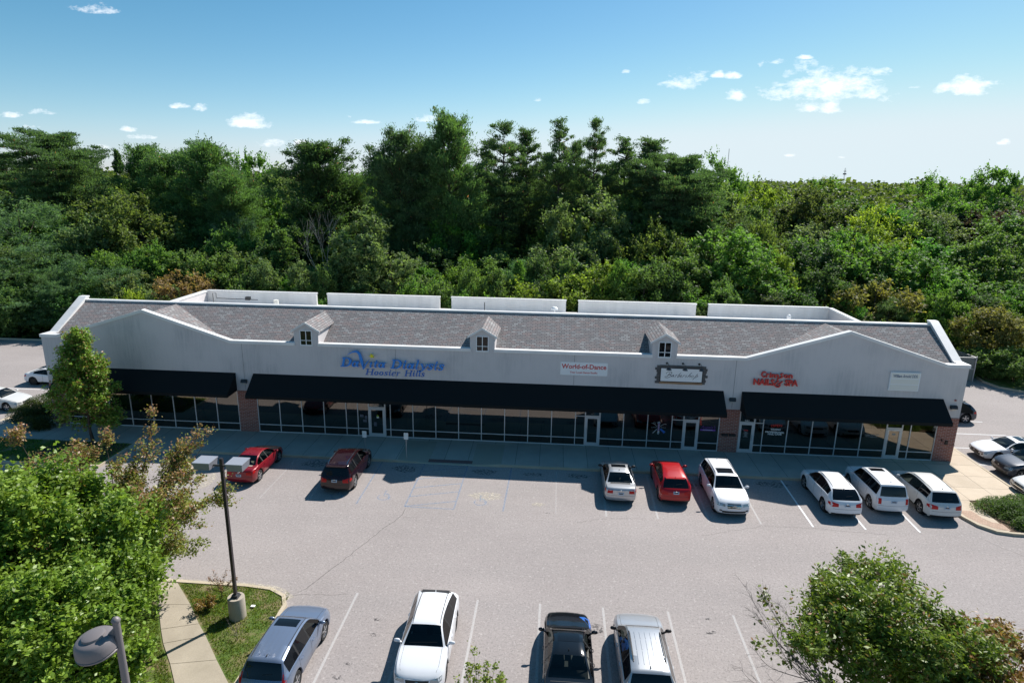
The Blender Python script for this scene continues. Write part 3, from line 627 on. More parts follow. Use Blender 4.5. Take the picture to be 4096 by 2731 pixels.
    # ridge cap, rakes, copings
    b = MB(); b.box(XL+.5, XR-.5, 4.07, 4.45, 8.425, 8.53); b.box(XL+.5, XR-.5, 4.12, 4.40, 6.0, 8.40)
    o = b.build('ridge_cap', M['coping'], B)

    for x0, x1 in ((XL, XL+.5), (XR-.5, XR)):
        b = MB(); yz = [(.24,6.5), (4.45,6.5), (4.45,8.66), (4.2,8.66), (.95,6.70), (.24,6.70)]
        n = len(yz); b.faces([(x0, y, z) for y, z in yz]+[(x1, y, z) for y, z in yz], [tuple(range(n))[::-1], tuple(range(n, 2*n))]+[(i, (i+1) % n, n+(i+1) % n, n+i) for i in range(n)])
        p = b.build('rake_wall', M['white_stucco'], B)
        b = MB(); yz = [(.27,6.703), (.95,6.703), (4.2,8.663), (4.5,8.663), (4.5,8.76), (4.15,8.76), (.90,6.80), (.27,6.80)]; xa, xb = x0-.04, x1+.04
        b.faces([(xa, y, z) for y, z in yz]+[(xb, y, z) for y, z in yz], [tuple(range(n+2))[::-1], tuple(range(n+2, 2*n+4))]+[(i, (i+1) % (n+2), n+2+(i+1) % (n+2), n+2+i) for i in range(n+2)])
        b.build('rake_coping', M['coping'], p)
    segs = [[(XL-.05, ZT), (GAB[0][0], ZT), (GAB[0][1], ZPK), (GAB[0][2], ZT), (DOR[0][0]+.05, ZT)], [(DOR[0][2]-.05, ZT), (DOR[1][0]+.05, ZT)], [(DOR[1][2]-.05, ZT), (DOR[2][0]+.05, ZT)], [(DOR[2][2]-.05, ZT), (GAB[1][0], ZT), (GAB[1][1], ZPK), (GAB[1][2], ZT), (XR+.05, ZT)]]
    for s in segs:
        b = MB(); up = [(x, z+.185) for x, z in s]; lo = [(x, z-.02) for x, z in s]
        for i in range(len(s)-1):
            b.prism_xz([lo[i], lo[i+1], up[i+1], up[i]], -.07, .31)
        b.build('coping', M['coping'], B)
    # dormers
    for k, (a, c, d) in enumerate(DOR):
        D = MB(); ye = yroof(7.62)
        for x0, x1 in ((a, a+.1), (d-.1, d)):
            D.faces([(x0,.24,6.2), (x0,.24,7.62), (x0,ye,7.62), (x1,.24,6.2), (x1,.24,7.62), (x1,ye,7.62)], [(0,1,2), (5,4,3), (0,3,4,1), (1,4,5,2), (2,5,3,0)])
        dm = D.build('dormer', M['stucco'], B)
        b = MB(); hw = (d-a)/2+.16; zr = 8.26; ze = 7.66; th = .07
        for s in (-1, 1):
            xe = c+s*hw; pts = [(c,-.10,zr), (xe,-.10,ze), (xe,yroof(ze)+.05,ze), (c,yroof(zr)+.05,zr)]
            if s < 0: pts = pts[::-1]
            b.poly(pts); b.poly([(x, y, z-th) for x, y, z in pts][::-1])
            b.poly([(xe,-.10,ze-th), (xe,yroof(ze)+.05,ze-th), (xe,yroof(ze)+.05,ze), (xe,-.10,ze)])
        b.build('dormer_roof', M['shingle_side'], dm)
        b = MB()
        for s in (-1, 1): b.prism_xz([(c, zr-.14), (c+s*hw, ze-.14), (c+s*hw, ze+.01), (c, zr+.01)][::s], -.13, -.098)
        b.build('dormer_fascia', M['coping'], dm)
        xa, xb, z0, z1 = c-.42, c+.42, 6.62, 7.68
        b = MB()
        for q in ((xa, xa+.05, z0, z1), (xb-.05, xb, z0, z1), (xa+.05, xb-.05, z0, z0+.06), (xa+.05, xb-.05, z1-.05, z1), (c-.025, c+.025, z0+.06, z1-.05), (xa+.05, c-.025, z0+.34, z0+.38), (c+.025, xb-.05, z0+.34, z0+.38)):
            b.box(q[0], q[1], -.03, -.002, q[2], q[3])
        w = b.build('dormer_window', M['white'], B)
        b = MB(); b.box(xa+.03, xb-.03, -.014, -.003, z0+.03, z1-.03); b.build('pane', M['darkglass'], w)
        b = MB(); b.box(xa-.05, xb+.05, -.045, -.002, z0-.06, z0-.003); b.build('window_sill', M['sill_trim'], w)
    # awnings
    for k, (a, c) in enumerate(((-29.9,-17.14), (-15.87,16.25), (17.45,30.23))):
        b = MB(); out = -1.42
        P = lambda x: [(x,-.006,4.48), (x,out,3.33), (x,out,3.12), (x,out+.03,3.12), (x,out+.03,3.28), (x,-.006,4.42)]
        va = P(a); vc = P(c); n = 6
        b.faces(va+vc, [(i, (i+1) % n, n+(i+1) % n, n+i) for i in range(n)])
        for x, s in ((a, 1), (c, -1)):
            b.faces([(x,-.006,4.48), (x,out,3.33), (x,out,3.12), (x,-.006,3.18)], [(0,1,2,3)[::s]]); 
        o = b.build('awning', M['awning'], B); o['label'] = ['black canvas awning over the left storefront', 'very long black canvas awning over the middle storefronts', 'black canvas awning over the right storefront'][k]
    b = MB(); b.faces([(XR+.01,.9,4.45), (XR+1.4,.9,3.4), (XR+1.4,.9,3.2), (XR+.01,.9,3.3), (XR+.01,4.0,4.45), (XR+1.4,4.0,3.4), (XR+1.4,4.0,3.2), (XR+.01,4.0,3.3)], [(0,1,2,3), (7,6,5,4), (0,4,5,1), (1,5,6,2)])
    b.build('awning', M['awning'], B)['label'] = 'small black awning on the right side wall'
    # storefronts
    ZB, ZR, ZU = .155, .72, 3.19; rg = random.Random(11)
    def member(b, x0, x1, z0, z1, y0=-.01, y1=.07): b.box(x0, x1, y0, y1, z0, z1)
    def bay(xs, lab=None, trans=None):
        b = MB(); w = .055; 
        for i, x in enumerate(xs):
            hw = w/2; member(b, x-hw, x+hw, ZB, ZU, -.014, .07)
        for i in range(len(xs)-1):
            a, c = xs[i]+w/2, xs[i+1]-w/2
            member(b, a, c, ZB, ZB+.07); member(b, a, c, ZR-.025, ZR+.025)
            if trans and i in trans: member(b, a, c, 2.28, 2.33)
        f = b.build('window_frame', M['alu'], None)
        W = empty('storefront_window', (0, 0, 0)); W.parent = B; f.parent = W
        for i in range(len(xs)-1):
            a, c = xs[i]+w/2, xs[i+1]-w/2
            for z0, z1 in ((ZB+.07, ZR-.025), (ZR+.025, ZU)):
                t = rg.uniform(-.004, .004); u = rg.uniform(-.003, .003)
                p = MB(); p.poly([(a,.03-t-u,z0), (c,.03+t-u,z0), (c,.03+t+u,z1), (a,.03-t+u,z1)]); p.build('pane', M['glass'], W)
        return W
    bay([-29.95+1.6*k for k in range(8)]+[-17.16])
    bay([-15.75, -14.17, -12.58, -10.99, -9.40, -8.57, -7.80]); bay([-6.62, -6.26, -4.67, -3.07, -1.47, .12, 1.73, 3.34, 4.95, 6.57, 7.23], trans=[9]); bay([8.24, 9.83, 11.45, 13.07, 13.83], trans=[3]); bay([14.84, 16.19])
    bay([18.52, 19.09, 20.68, 22.27, 23.87, 25.46, 27.03], trans=[0]); bay([28.03, 28.56, 30.18])
    def door(x0, x1, hs, wire=False):
        z1 = 2.28
        b = MB(); 
        for q in ((x0, x0+.12, .17, z1), (x1-.12, x1, .17, z1), (x0+.12, x1-.12, .17, .42), (x0+.12, x1-.12, z1-.13, z1)): b.box(q[0], q[1], -.03, .04, q[2], q[3])
        d = b.build('entrance_door', M['alu'], B)
        b = MB(); b.poly([(x0+.12,.0,.42), (x1-.12,.0,.42), (x1-.12,.0,z1-.13), (x0+.12,.0,z1-.13)]); b.build('door_glass', M['glass'], d)
        b = MB(); b.box(x0+.12, x1-.12, .02, .05, 1.05, 1.12); b.build('push_bar', M['steel'], d)
        hx = x0+.07 if hs < 0 else x1-.07; b = MB(); b.tube([(hx,-.03,1.05), (hx,-.09,1.08), (hx,-.09,1.42), (hx,-.03,1.45)], .014, 6); b.build('handle', M['steel'], d)
        b = MB()
        b.box(x0-.045, x0-.003, -.02, .07, ZB, ZU); b.box(x1+.003, x1+.045, -.02, .07, ZB, ZU); b.box(x0-.003, x1+.003, -.02, .07, z1+.01, z1+.09); tfr = b.build('door_frame', M['alu'], B)
        b = MB(); b.poly([(x0,.03,z1+.09), (x1,.03,z1+.09), (x1,.03,ZU), (x0,.03,ZU)]); b.build('transom_pane', M['glass'], tfr)
    for x0, x1, hs in ((-7.74,-6.68,-1), (7.28,8.18,-1), (13.88,14.79,1), (17.55,18.46,1), (27.08,27.98,-1)): door(x0, x1, hs)
    return B
BLD = build_building()

# ------------------------------------------------------------------ signs and fittings on the front
def wall_bits():
    # wall pack lights
    for x, z, lab in ((-30.55,3.98,'dark wall light beside the far left awning, half hidden by the maple'), (-16.55,3.88,'dark wall light between the left and middle awnings'), (16.88,3.88,'dark wall light above the pier between the middle and right awnings'), (30.93,3.93,'dark wall light right of the right awning at the building corner')):
        t = empty('wall_light', (x, -.003, z), 0, lab, 'wall light', 'wall lights on the front')
        b = MB(); b.faces([(-.2,0,.15), (.2,0,.15), (.2,-.13,.13), (-.2,-.13,.13), (-.2,0,-.05), (.2,0,-.05), (.2,-.22,-.05), (-.2,-.22,-.05)], [(0,3,2,1), (3,7,6,2), (0,4,7,3), (1,2,6,5), (4,5,6,7), (0,1,5,4)])
        b.build('housing', M['flash'], t)
        b = MB(); b.faces([(-.17,0,-.053), (.17,0,-.053), (.17,-.2,-.053), (-.17,-.2,-.053), (-.17,0,-.16), (.17,0,-.16), (.17,-.12,-.16), (-.17,-.12,-.16)], [(0,1,2,3), (3,2,6,7), (0,3,7,4), (1,5,6,2), (4,7,6,5)])
        b.build('lens', M['lens'], t)
    b = MB(); b.box(30.82, 30.98, -.12, -.036, 1.37, 1.62); b.box(30.87, 30.93, -.13, -.12, 1.45, 1.54); o = b.build('utility_box', M['black']); tag(o, 'small black box on the brick pier at the right corner', 'utility box')
    b = MB(); b.tube([(30.56,-.036,1.69), (30.56,-.13,1.69), (30.56,-.15,1.60)], .035, 8); tag(b.build('hose_tap', M['flash']), 'small dark tap on the right corner pier', 'tap')
    b = MB(); b.lathe([(.0,-.02), (.07,-.02), (.07,0)], (30.98,-.003,4.42), 12, 'y'); b.box(30.93, 31.03, -.07, -.022, 4.38, 4.46); tag(b.build('fire_strobe', mat('faded red', (.35,.12,.11), .5)), 'small faded red fire strobe above the corner wall light', 'fire strobe')
    for x, lab in ((16.4, 'left black mailbox on the brick pier by the nail salon'), (16.9, 'right black mailbox on the brick pier by the nail salon')):
        t = empty('mailbox', (x, -.036, 1.33), 0, lab, 'mailbox', 'mailboxes on the brick pier'); b = MB(); b.box(-.01, .41, -.12, 0, 0, .13); b.build('box', M['black'], t); b = MB(); b.box(-.02, .42, -.14, 0, .133, .155); b.build('lid', M['flash'], t)
    # sign 1
    t = empty('channel_letter_sign', (0, 0, 0), 0, 'blue serif channel letters with swoosh V and yellow star above a second line', 'sign')
    b = MB(); b.box(-9.2, -6.35, -.07, -.003, 5.42, 5.58); b.box(-5.85, -2.5, -.07, -.003, 5.42, 5.58); b.build('raceway', M['raceway'], t)
    s = .80; z0 = 5.28; x0 = -9.56; dp = .12; yb = -.10
    b = MB(); w = glyphs(b, 'Da', x0, z0, s*1.12, yb, dp, sx=1.08)
    V = [(-9.02,6.12,.03), (-8.72,6.30,.07), (-8.42,6.36,.12), (-8.22,6.22,.15), (-8.12,5.9,.19), (-8.03,5.5,.15), (-7.97,5.12,.03)]; stroke(b, V, yb, dp)
    stroke(b, [(-7.975,5.10,.02), (-7.86,5.35,.09), (-7.70,5.62,.07), (-7.55,5.80,.02)], yb, dp)
    glyphs(b, 'ita', -7.62, z0, s*1.0, yb, dp, dots=False, sx=1.19)
    b.build('lettering', M['blue_sign'], t); b = MB(); glyphs(b, 'Dialysis', -6.10, z0-.02, s*1.08, yb, dp, sx=1.15)
    b.build('lettering', M['blue_sign'], t)
    b = MB(); pts = []
    for k in range(10):
        a = math.pi/2+.35+2*math.pi*k/10; r = .19 if k % 2 == 0 else .075
        pts.append((-7.36+r*math.cos(a), 6.08+r*math.sin(a)))
    b.prism_xz(pts, -.23, -.11); b.build('star', M['yellow'], t)
    b = MB(); glyphs(b, 'Hoosier', -7.92, 4.69, .60, -.01, .02, sx=1.16); b.build('lettering', M['blue_print'], t); b = MB(); glyphs(b, 'Hills', -5.20, 4.70, .60, -.01, .02, sx=1.06); b.build('lettering', M['blue_print'], t)
    # sign 2 banner
    t = empty('banner_sign', (0, 0, 0), 0, 'white vinyl banner with red dance studio lettering', 'banner'); b = MB(); b.box(5.43, 8.56, -.02, -.006, 5.20, 6.10); b.build('banner', M['white'], t)
    b = MB()
    for x in (5.48, 6.1, 6.7, 7.3, 7.9, 8.5):
        for z in (5.24, 6.06): b.box(x, x+.03, -.024, -.0202, z-.015, z+.015)
    b.build('grommet', M['steel'], t)
    text_obj('World-of-Dance', .44, 5.50, 5.66, M['red_print'], t, y=-.0225, ext=.001, off=.012, fit=2.98); text_obj('Your Local Dance Studio', .19, 6.06, 5.34, M['red_print'], t, y=-.0225, ext=.001, off=.004, fit=1.84)
    # sign 3 barbershop
    t = empty('barbershop_sign', (0, 0, 0), 0, 'white barbershop sign in a rough plank frame', 'sign')
    b = MB(); rg = random.Random(2); y0, y1 = -.05, -.004
    for k in range(8):
        z = 4.86+k*.155; j = [.08,-.02,.1,0,-.03,.02,.12,0][k]; b.box(11.80-j, 12.0, y0-.01*(k % 2), y1, z+.003, z+.150); j = [0,.05,.0,.14,.02,.06,.1,.0][k]; b.box(14.80, 14.98+j, y0-.01*(k % 2), y1, z+.003, z+.150)
    b.box(12.0, 14.8, y0, y1, 5.98, 6.12); b.build('plank_frame', M['dirty_wood'], t)
    b = MB(); b.box(12.0, 14.8, y0-.01, y1, 4.84, 4.97); b.build('lower_plank', M['warm_wood'], t)
    b = MB(); b.box(12.0, 14.8, -.09, y1, 4.975, 5.975); b.build('dark_frame', M['flash'], t)
    b = MB(); b.box(12.06, 14.74, -.10, -.092, 5.04, 5.92); b.build('face_panel', M['white'], t)
    S = [[(690,630,9),(645,700,10),(575,770,6)], [(600,660,5),(572,640,5),(600,600,6),(680,583,7),(755,600,8),(765,640,8),(720,680,7),(655,697,5)], [(655,697,5),(735,700,7),(745,735,8),(690,775,8),(600,797,7),(545,790,6),(530,765,5),(560,740,4)],
         [(850,700,6),(800,708,6),(765,750,7),(790,762,6),(850,705,5),(832,755,6),(860,775,5)], [(922,700,6),(885,782,7)], [(900,742,4),(940,702,6),(968,705,6)], [(1102,630,5),(1045,665,7),(975,780,7)], [(985,755,4),(1030,705,6),(1052,722,7),(1020,772,6),(970,786,5)],
         [(1075,752,5),(1120,735,5),(1130,705,5),(1095,710,6),(1068,755,7),(1090,786,6),(1142,770,4)], [(1202,710,6),(1155,785,7)], [(1172,748,4),(1215,712,6),(1250,716,6)], [(1322,716,6),(1268,725,6),(1292,752,7),(1280,780,6),(1238,785,5)],
         [(1490,625,6),(1415,680,8),(1332,797,6)], [(1362,760,4),(1425,716,6),(1440,732,7),(1405,796,6)], [(1520,720,6),(1480,738,6),(1460,780,7),(1500,797,6),(1545,760,6),(1545,728,5),(1520,720,5)],
         [(1690,668,6),(1610,770,8),(1525,882,6)], [(1620,742,4),(1680,718,6),(1697,745,7),(1650,790,6),(1596,797,5)], [(1692,748,4),(1722,765,4)]]
    fx = lambda x: 12.06+(x-375)/1475*2.68
    b = MB()
    for st in S: stroke(b, [(fx(x), 5.92-(y-(x-375)*.038-458)/455*.88, w*1.6*.0021) for x, y, w in st], -.1, .006)
    b.build('lettering', M['ink'], t)
    for k, (x, lab) in enumerate(((12.42,'left gooseneck lamp over the barbershop sign'), (13.46,'middle gooseneck lamp over the barbershop sign'), (14.52,'right gooseneck lamp over the barbershop sign'))):
        g = empty('gooseneck_lamp', (x, 0, 6.25), 0, lab, 'sign lamp', 'gooseneck lamps over the barbershop sign')
        b = MB(); b.lathe([(0,-.05), (.07,-.04), (.075,-.003)], (0, 0, 0), 14, 'y'); b.build('mount', M['flash'], g)
        b = MB(); b.tube([(0,-.04,0), (.01,-.18,.05), (.03,-.38,.07), (.05,-.5,0), (.06,-.54,-.12)], .014, 6); b.build('arm', M['flash'], g)
        b = MB(); b.lathe([(.03,.0), (.05,-.02), (.06,-.07), (.12,-.10), (.18,-.17), (.175,-.17), (.10,-.11), (.0,-.08)], (.06,-.55,-.12), 16); b.build('shade', M['grey_dark'], g, smooth=40)
    # sign 4
    t = empty('nail_salon_sign', (0, 0, 0), 0, 'red dimensional nail salon letters on the right gable wall', 'sign')
    o = text_obj('Cr', .56, 18.52, 5.56, M['red_sign'], t, y=-.12, ext=.055, off=.012, fit=.50); text_obj('im', .50, 19.06, 5.56, M['red_sign'], t, y=-.12, ext=.055, off=.012, fit=.58); text_obj('on', .50, 19.96, 5.56, M['red_sign'], t, y=-.12, ext=.055, off=.012, fit=.56)
    b = MB(); stroke(b, [(19.94,5.83,.04), (19.84,5.85,.06), (19.76,5.79,.07), (19.83,5.71,.08), (19.86,5.62,.07), (19.72,5.54,.06), (19.60,5.46,.06), (19.58,5.38,.06), (19.70,5.32,.05)], -.065, .11); b.build('lettering', M['red_sign'], t); b = MB()
    stroke(b, [(19.68,5.31,.05), (19.52,5.22,.07), (19.46,5.08,.08), (19.54,4.95,.08), (19.70,4.94,.08), (19.79,5.04,.07), (19.76,5.17,.06)], -.065, .11); stroke(b, [(19.93,5.34,.05), (19.84,5.24,.07), (19.70,5.13,.06), (19.60,5.08,.04)], -.065, .11); b.build('lettering', M['red_sign'], t)
    text_obj('NAILS', .56, 18.08, 5.04, M['red_sign'], t, y=-.12, ext=.055, off=.02, fit=1.34); text_obj('SPA', .56, 20.08, 5.04, M['red_sign'], t, y=-.12, ext=.055, off=.02, fit=.84)
    b = MB(); b.box(18.2, 20.8, -.06, -.003, 5.16, 5.28); b.box(18.7, 20.4, -.06, -.003, 5.68, 5.78); b.build('raceway', M['raceway'], t)
    # sign 5
    t = empty('dentist_sign', (0, 0, 0), 0, 'ivory sign box with three panels near the right corner', 'sign'); b = MB()
    b.box(26.64, 28.50, -.12, -.003, 4.97, 6.2); b.build('cabinet', M['white'], t)
    for i, (z0, z1) in enumerate(((5.02,5.37), (5.42,5.75), (5.80,6.15))):
        b = MB(); b.box(26.70, 28.44, -.128, -.1202, z0, z1); b.build('panel', M['cream'], t)
    text_obj('William Arnold DDS', .27, 26.80, 5.87, M['grey_ink'], t, y=-.1295, ext=.001, off=.008, fit=1.52)
    # window writing
    W = dict(y=-.02, ext=.001)
    def decal(name, lab, items, cat='window sign'):
        t = empty(name, (0, 0, 0), 0, lab, cat)
        for s, size, x, z, mk, fit, off in items: text_obj(s, size, x, z, M[mk], t, fit=fit, off=off, **W)
        return t
    decal('window_lettering', 'white waxing and nail care lettering on the salon window', [('WAXING', .17, 19.58, 1.86, 'decal', .66, .006), ('PROFESSIONAL', .17, 19.26, 1.66, 'decal', 1.24, .006), ('NAIL CARE', .17, 19.44, 1.52, 'decal', .90, .006)])
    t = empty('neon_sign', (0, 0, 0), 0, 'dim red neon open sign above the waxing lettering', 'neon sign'); text_obj('OPEN', .24, 19.58, 2.08, M['neon'], t, y=-.022, ext=.002, fit=.72, rot=.06)
    t = empty('neon_sign', (0, 0, 0), 0, 'vertical red neon open sign beside the barbershop door', 'neon sign')
    for i, c_ in enumerate('OPEN'): text_obj(c_, .18, 14.93, 2.52-i*.17, M['neon2'], t, y=-.022, ext=.002, fit=.10)
    t = empty('window_lettering', (0, 0, 0), 0, 'purple script lettering with a purple band on the barbershop window', 'window sign'); text_obj("Angela's", .26, 14.99, 1.80, M['purple'], t, y=-.021, ext=.001, shear=.4, fit=1.0)
    b = MB(); b.box(14.98, 15.98, -.024, -.020, 1.62, 1.73); b.build('band', M['purple_band'], t); text_obj('AND BARBERSHOP', .095, 15.14, 1.645, M['decal'], t, y=-.0255, ext=.0008, fit=.64)
    decal('door_number', 'white number above the nail salon door', [('161', .15, 17.86, 2.41, 'decal', .27, .004)], 'number'); decal('door_number', 'small grey number above the barbershop door', [('163', .09, 14.24, 2.46, 'decal_grey', .15, .002)], 'number'); decal('door_number', 'small grey number above the dance studio door', [('149', .07, 7.62, 2.46, 'decal_grey', .11, .002)], 'number')
    decal('door_address', 'grey street address above the dialysis clinic door', [('143 S. Kingston Drive', .11, -7.52, 2.46, 'decal_grey', .72, .002)], 'address'); decal('window_lettering', 'small grey name and address on the dentist window', [('William Arnold, DDS', .09, 25.72, 1.78, 'decal_grey', .90, .002), ('167 S. Kingston Dr', .09, 25.77, 1.66, 'decal_grey', .74, .002)])
    # small print on salon door, notices
    t = empty('door_notice', (0, 0, 0), 0, 'rows of small white print on the nail salon door', 'notice'); b = MB(); rg = random.Random(8)
    for i in range(7):
        w = rg.uniform(.12, .3); b.box(18.0-w/2, 18.0+w/2, -.006, -.003, 1.62-i*.055, 1.645-i*.055)
    b.build('print', M['decal_grey'], t); b = MB(); b.box(17.85, 18.13, -.006, -.003, 1.72, 1.80); b.build('print', M['red_print'], t)
    t = empty('door_sticker', (0, 0, 0), 0, 'green and white round topped sticker on the clinic door', 'sticker'); b = MB(); b.box(-7.24, -7.08, -.012, -.004, 1.55, 1.66); b.build('sheet', M['decal'], t); b = MB(); disc(b, -7.16, 1.70, .075, -.0125, .003); b.build('badge', mat('lime', (.35,.45,.05), .5), t)
    for x, z, w, h, lab in ((-8.42,1.58,.26,.2,'pale notice high on the window left of the clinic door'), (-8.07,1.45,.18,.26,'pale notice beside the clinic door frame'), (-8.2,1.22,.25,.2,'pale notice low on the window left of the clinic door'), (-7.45,.95,.2,.3,'grey notice low on the clinic door glass')):
        b = MB(); b.box(x, x+w, -.022 if x < -7.8 else -.008, -.018 if x < -7.8 else -.004, z, z+h); tag(b.build('window_notice', mat('notice paper', (.10,.11,.14), .7)), lab, 'notice', 'paper notices at the clinic door')
    t = empty('door_sticker', (0, 0, 0), 0, 'small grey notice on the dentist door', 'sticker'); b = MB(); b.box(27.44, 27.64, -.008, -.004, 1.85, 1.97); b.build('sheet', M['decal_grey'], t)
    # barber emblem
    t = empty('barber_emblem', (0, 0, 0), 0, 'barber pole emblem with scissors and clippers on the window', 'window sign'); cx = 12.2
    b = MB(); b.box(cx-.06, cx+.06, -.03, -.02, 1.32, 2.0); b.build('pole', M['decal'], t)
    b = MB(); 
    for k in range(4): b.faces([(cx-.058,-.034,1.42+k*.15), (cx+.058,-.034,1.50+k*.15), (cx+.058,-.034,1.56+k*.15), (cx-.058,-.034,1.48+k*.15)], [(0,1,2,3)])
    b.build('stripe', M['red_print'], t); b = MB()
    for k in range(4): b.faces([(cx-.058,-.034,1.49+k*.15), (cx+.058,-.034,1.57+k*.15), (cx+.058,-.034,1.62+k*.15), (cx-.058,-.034,1.54+k*.15)], [(0,1,2,3)])
    b.build('stripe', M['blue_print'], t)
    b = MB(); disc(b, cx, 2.04, .10, -.02, .012); disc(b, cx, 1.30, .08, -.02, .012); stroke(b, [(cx-.10,1.60,.05), (cx-.38,1.30,.07)], -.02, .006, False); stroke(b, [(cx-.1,1.78,.02), (cx-.30,1.95,.03), (cx-.5,2.02,.02)], -.02, .006); stroke(b, ring(cx-.3,2.02,.06,.06,.015,.015), -.02, .006); stroke(b, [(cx+.08,1.80,.03), (cx+.35,1.97,.03), (cx+.5,1.95,.05)], -.02, .006); b.build('scissors', M['decal_grey'], t)
    b = MB(); stroke(b, [(cx+.12,1.62,.12), (cx+.42,1.36,.16)], -.02, .01, False); b.build('clippers', M['blue_print'], t); text_obj('BARBER', .1, cx-.48, 1.66, M['decal_grey'], t, y=-.021, ext=.001, fit=.38, rot=.1); text_obj('SHOP', .1, cx+.12, 1.70, M['decal_grey'], t, y=-.021, ext=.001, fit=.36, rot=-.1)
wall_bits()

def outdoor_fittings():
    # parking signs
    for x, y, z, lab in ((-7.25,-2.85,1.28,'reserved parking sign behind the maroon car'), (-4.40,-3.2,1.42,'reserved parking sign beside the ramp')):
        t = empty('parking_sign', (x, y, .15), 0, lab, 'parking sign', 'parking signs on the sidewalk'); b = MB(); b.bar((0,.015,0), (0,.015,z+.2), .045, .03, Vector((0, 1, 0))); b.build('post', M['steel'], t)
        b = MB(); n = 5; pts = []
        for cx_, cz_, a0 in ((.11,.19,0), (-.11,.19,90), (-.11,-.19,180), (.11,-.19,270)):
            for k in range(n): a = R(a0+90*k/(n-1)); pts.append((cx_+.035*math.cos(a), z-.15+.24+cz_+.035*math.sin(a)))
        b.prism_xz(pts, -.008, 0); p = b.build('sign_plate', M['white'], t)
        green = mat('faded sign green', (.10,.42,.40), .5); o = text_obj('RESERVED', .055, -.12, z+.19, green, None, y=-.0095, ext=.0005, fit=.24); o.parent = p; o = text_obj('PARKING', .055, -.11, z+.10, green, None, y=-.0095, ext=.0005, fit=.22); o.parent = p
    # tall twin head lot lamp
    x, y = -7.75, -18.98
    t = empty('parking_lot_lamp', (x, y, .1), 0, 'tall dark parking lot lamp with two box heads on a concrete pedestal', 'lamp post')
    b = MB(); b.lathe([(.335,0), (.335,.93), (.32,.97), (.0,.97)], (0, 0, 0), 28); b.build('pedestal', M['pedestal'], t, smooth=40)
    b = MB(); b.box(-.16, .16, -.16, .16, .975, 1.0); b.box(-.12, .12, -.12, .12, 1.0, 1.09); b.build('base_cover', M['grey_dark'], t)
    b = MB(); b.box(-.058, .058, -.058, .058, 1.09, 7.12); b.build('pole', mat('dark bronze pole', (.035,.028,.032), .4, .2), t)
    b = MB(); b.box(-.42, .42, -.03, .03, 6.78, 6.85); b.build('bracket', M['grey_dark'], t)
    for s in (-1, 1):
        b = MB(); xa, xb = (.32*s, .98*s); xa, xb = min(xa, xb), max(xa, xb); b.faces([(xa+.03,-.28,6.72), (xb-.03,-.28,6.72), (xb-.03,.28,6.72), (xa+.03,.28,6.72), (xa,-.33,7.02), (xb,-.33,7.02), (xb,.33,7.02), (xa,.33,7.02)], [(0,3,2,1), (4,5,6,7), (0,1,5,4), (1,2,6,5), (2,3,7,6), (3,0,4,7)])
        hd = b.build('lamp_head', mat('lamp head metal', (.22,.23,.26), .45, .3), t); b = MB(); b.box(xa+.08, xb-.08, -.22, .22, 6.69, 6.716); b.build('lens', M['lens'], hd)
        b = MB(); b.box(xa-.012, xb+.012, -.342, .342, 7.003, 7.035); b.build('lid', mat('lamp lid', (.36,.37,.41), .4, .3), hd)
    # near bell lamp
    P = at(265, 1418, -31.26); x, y, z = P.x, P.y, P.z
    t = empty('street_lamp', (x, y, -.02), 0, 'tall grey street lamp with one bell shaped shade, nearest the camera', 'street lamp')
    gm = mat('taupe lamp paint', (.185,.165,.168), .5, .1)
    b = MB(); b.tube([(0,0,0), (0,0,3), (0,0,z-.05)], [.11,.09,.062], 14); b.lathe([(.075,0), (.08,.02), (.05,.07), (.0,.09)], (0, 0, z-.05), 14); b.build('pole', gm, t, smooth=50)
    b = MB(); b.bar((0,0,z-.22), (-.14,-.04,z-.36), .06, .12); b.build('arm', gm, t)
    prof = [(.0,.27), (.15,.268), (.19,.25), (.20,.21), (.29,.195), (.335,.15), (.36,.04), (.368,-.05), (.355,-.06), (.355,-.08), (.37,-.09), (.36,-.12), (.31,-.12), (.0,-.08)]
    b = MB(); b.lathe(prof, (0, 0, 0), 36); s = b.build('lamp_shade', gm, t, smooth=45); s.location = (-.36,-.10,z-.52); s.rotation_euler = (R(4), R(-6), 0)
    # roof bits
    for x, y, z, nm, lab in ((-21,12,6,'vent_pipe','left'), (-.8,9,6,'vent_pipe','middle')):
        pass
    b = MB(); b.tube([(-25.6,13,6), (-25.6,13,7.6), (-25.3,13,7.6), (-25.3,13,7.2)], .03, 6); b.tube([(-25.3,13,7.15), (-21.5,13,7.1)], .03, 6); b.box(-22.6, -22.2, 12.9, 13.2, 7.05, 7.35); tag(b.build('conduit', M['flash']), 'dark conduit with a small box on the flat roof at left', 'conduit')
    b = MB(); b.tube([(-.95,11,6), (-.95,11,7.85)], .035, 6); tag(b.build('vent_pipe', M['flash']), 'thin dark pipe above the ridge behind the middle dormer', 'pipe')
    b = MB(); b.lathe([(.3,-.05), (.28,.08), (.18,.18), (.0,.22)], (4.9,11,7.45), 16); b.tube([(4.9,11,6), (4.9,11,7.5)], .04, 6); tag(b.build('satellite_dish', M['white']), 'small white rounded vent cover above the ridge in the middle', 'vent')
    b = MB(); b.lathe([(.16,-.3), (.16,.05), (.10,.15), (.0,.18)], (23.9,11,7.4), 14); b.tube([(23.9,11,6), (23.9,11,7.3)], .1, 8); tag(b.build('roof_vent', M['white']), 'small white roof vent above the ridge at right', 'vent')
    b = MB(); b.lathe([(.2,-.3), (.2,.05), (.2,.1), (.0,.1)], (-18.9,11,7.45), 14); tag(b.build('roof_vent', M['cream']), 'cream roof vent above the ridge at left', 'vent')
    # fence round the bins
    t = empty('bin_enclosure', (44.5, 19.3, 0), 0, 'grey slatted fence enclosure behind the right end of the building', 'fence')
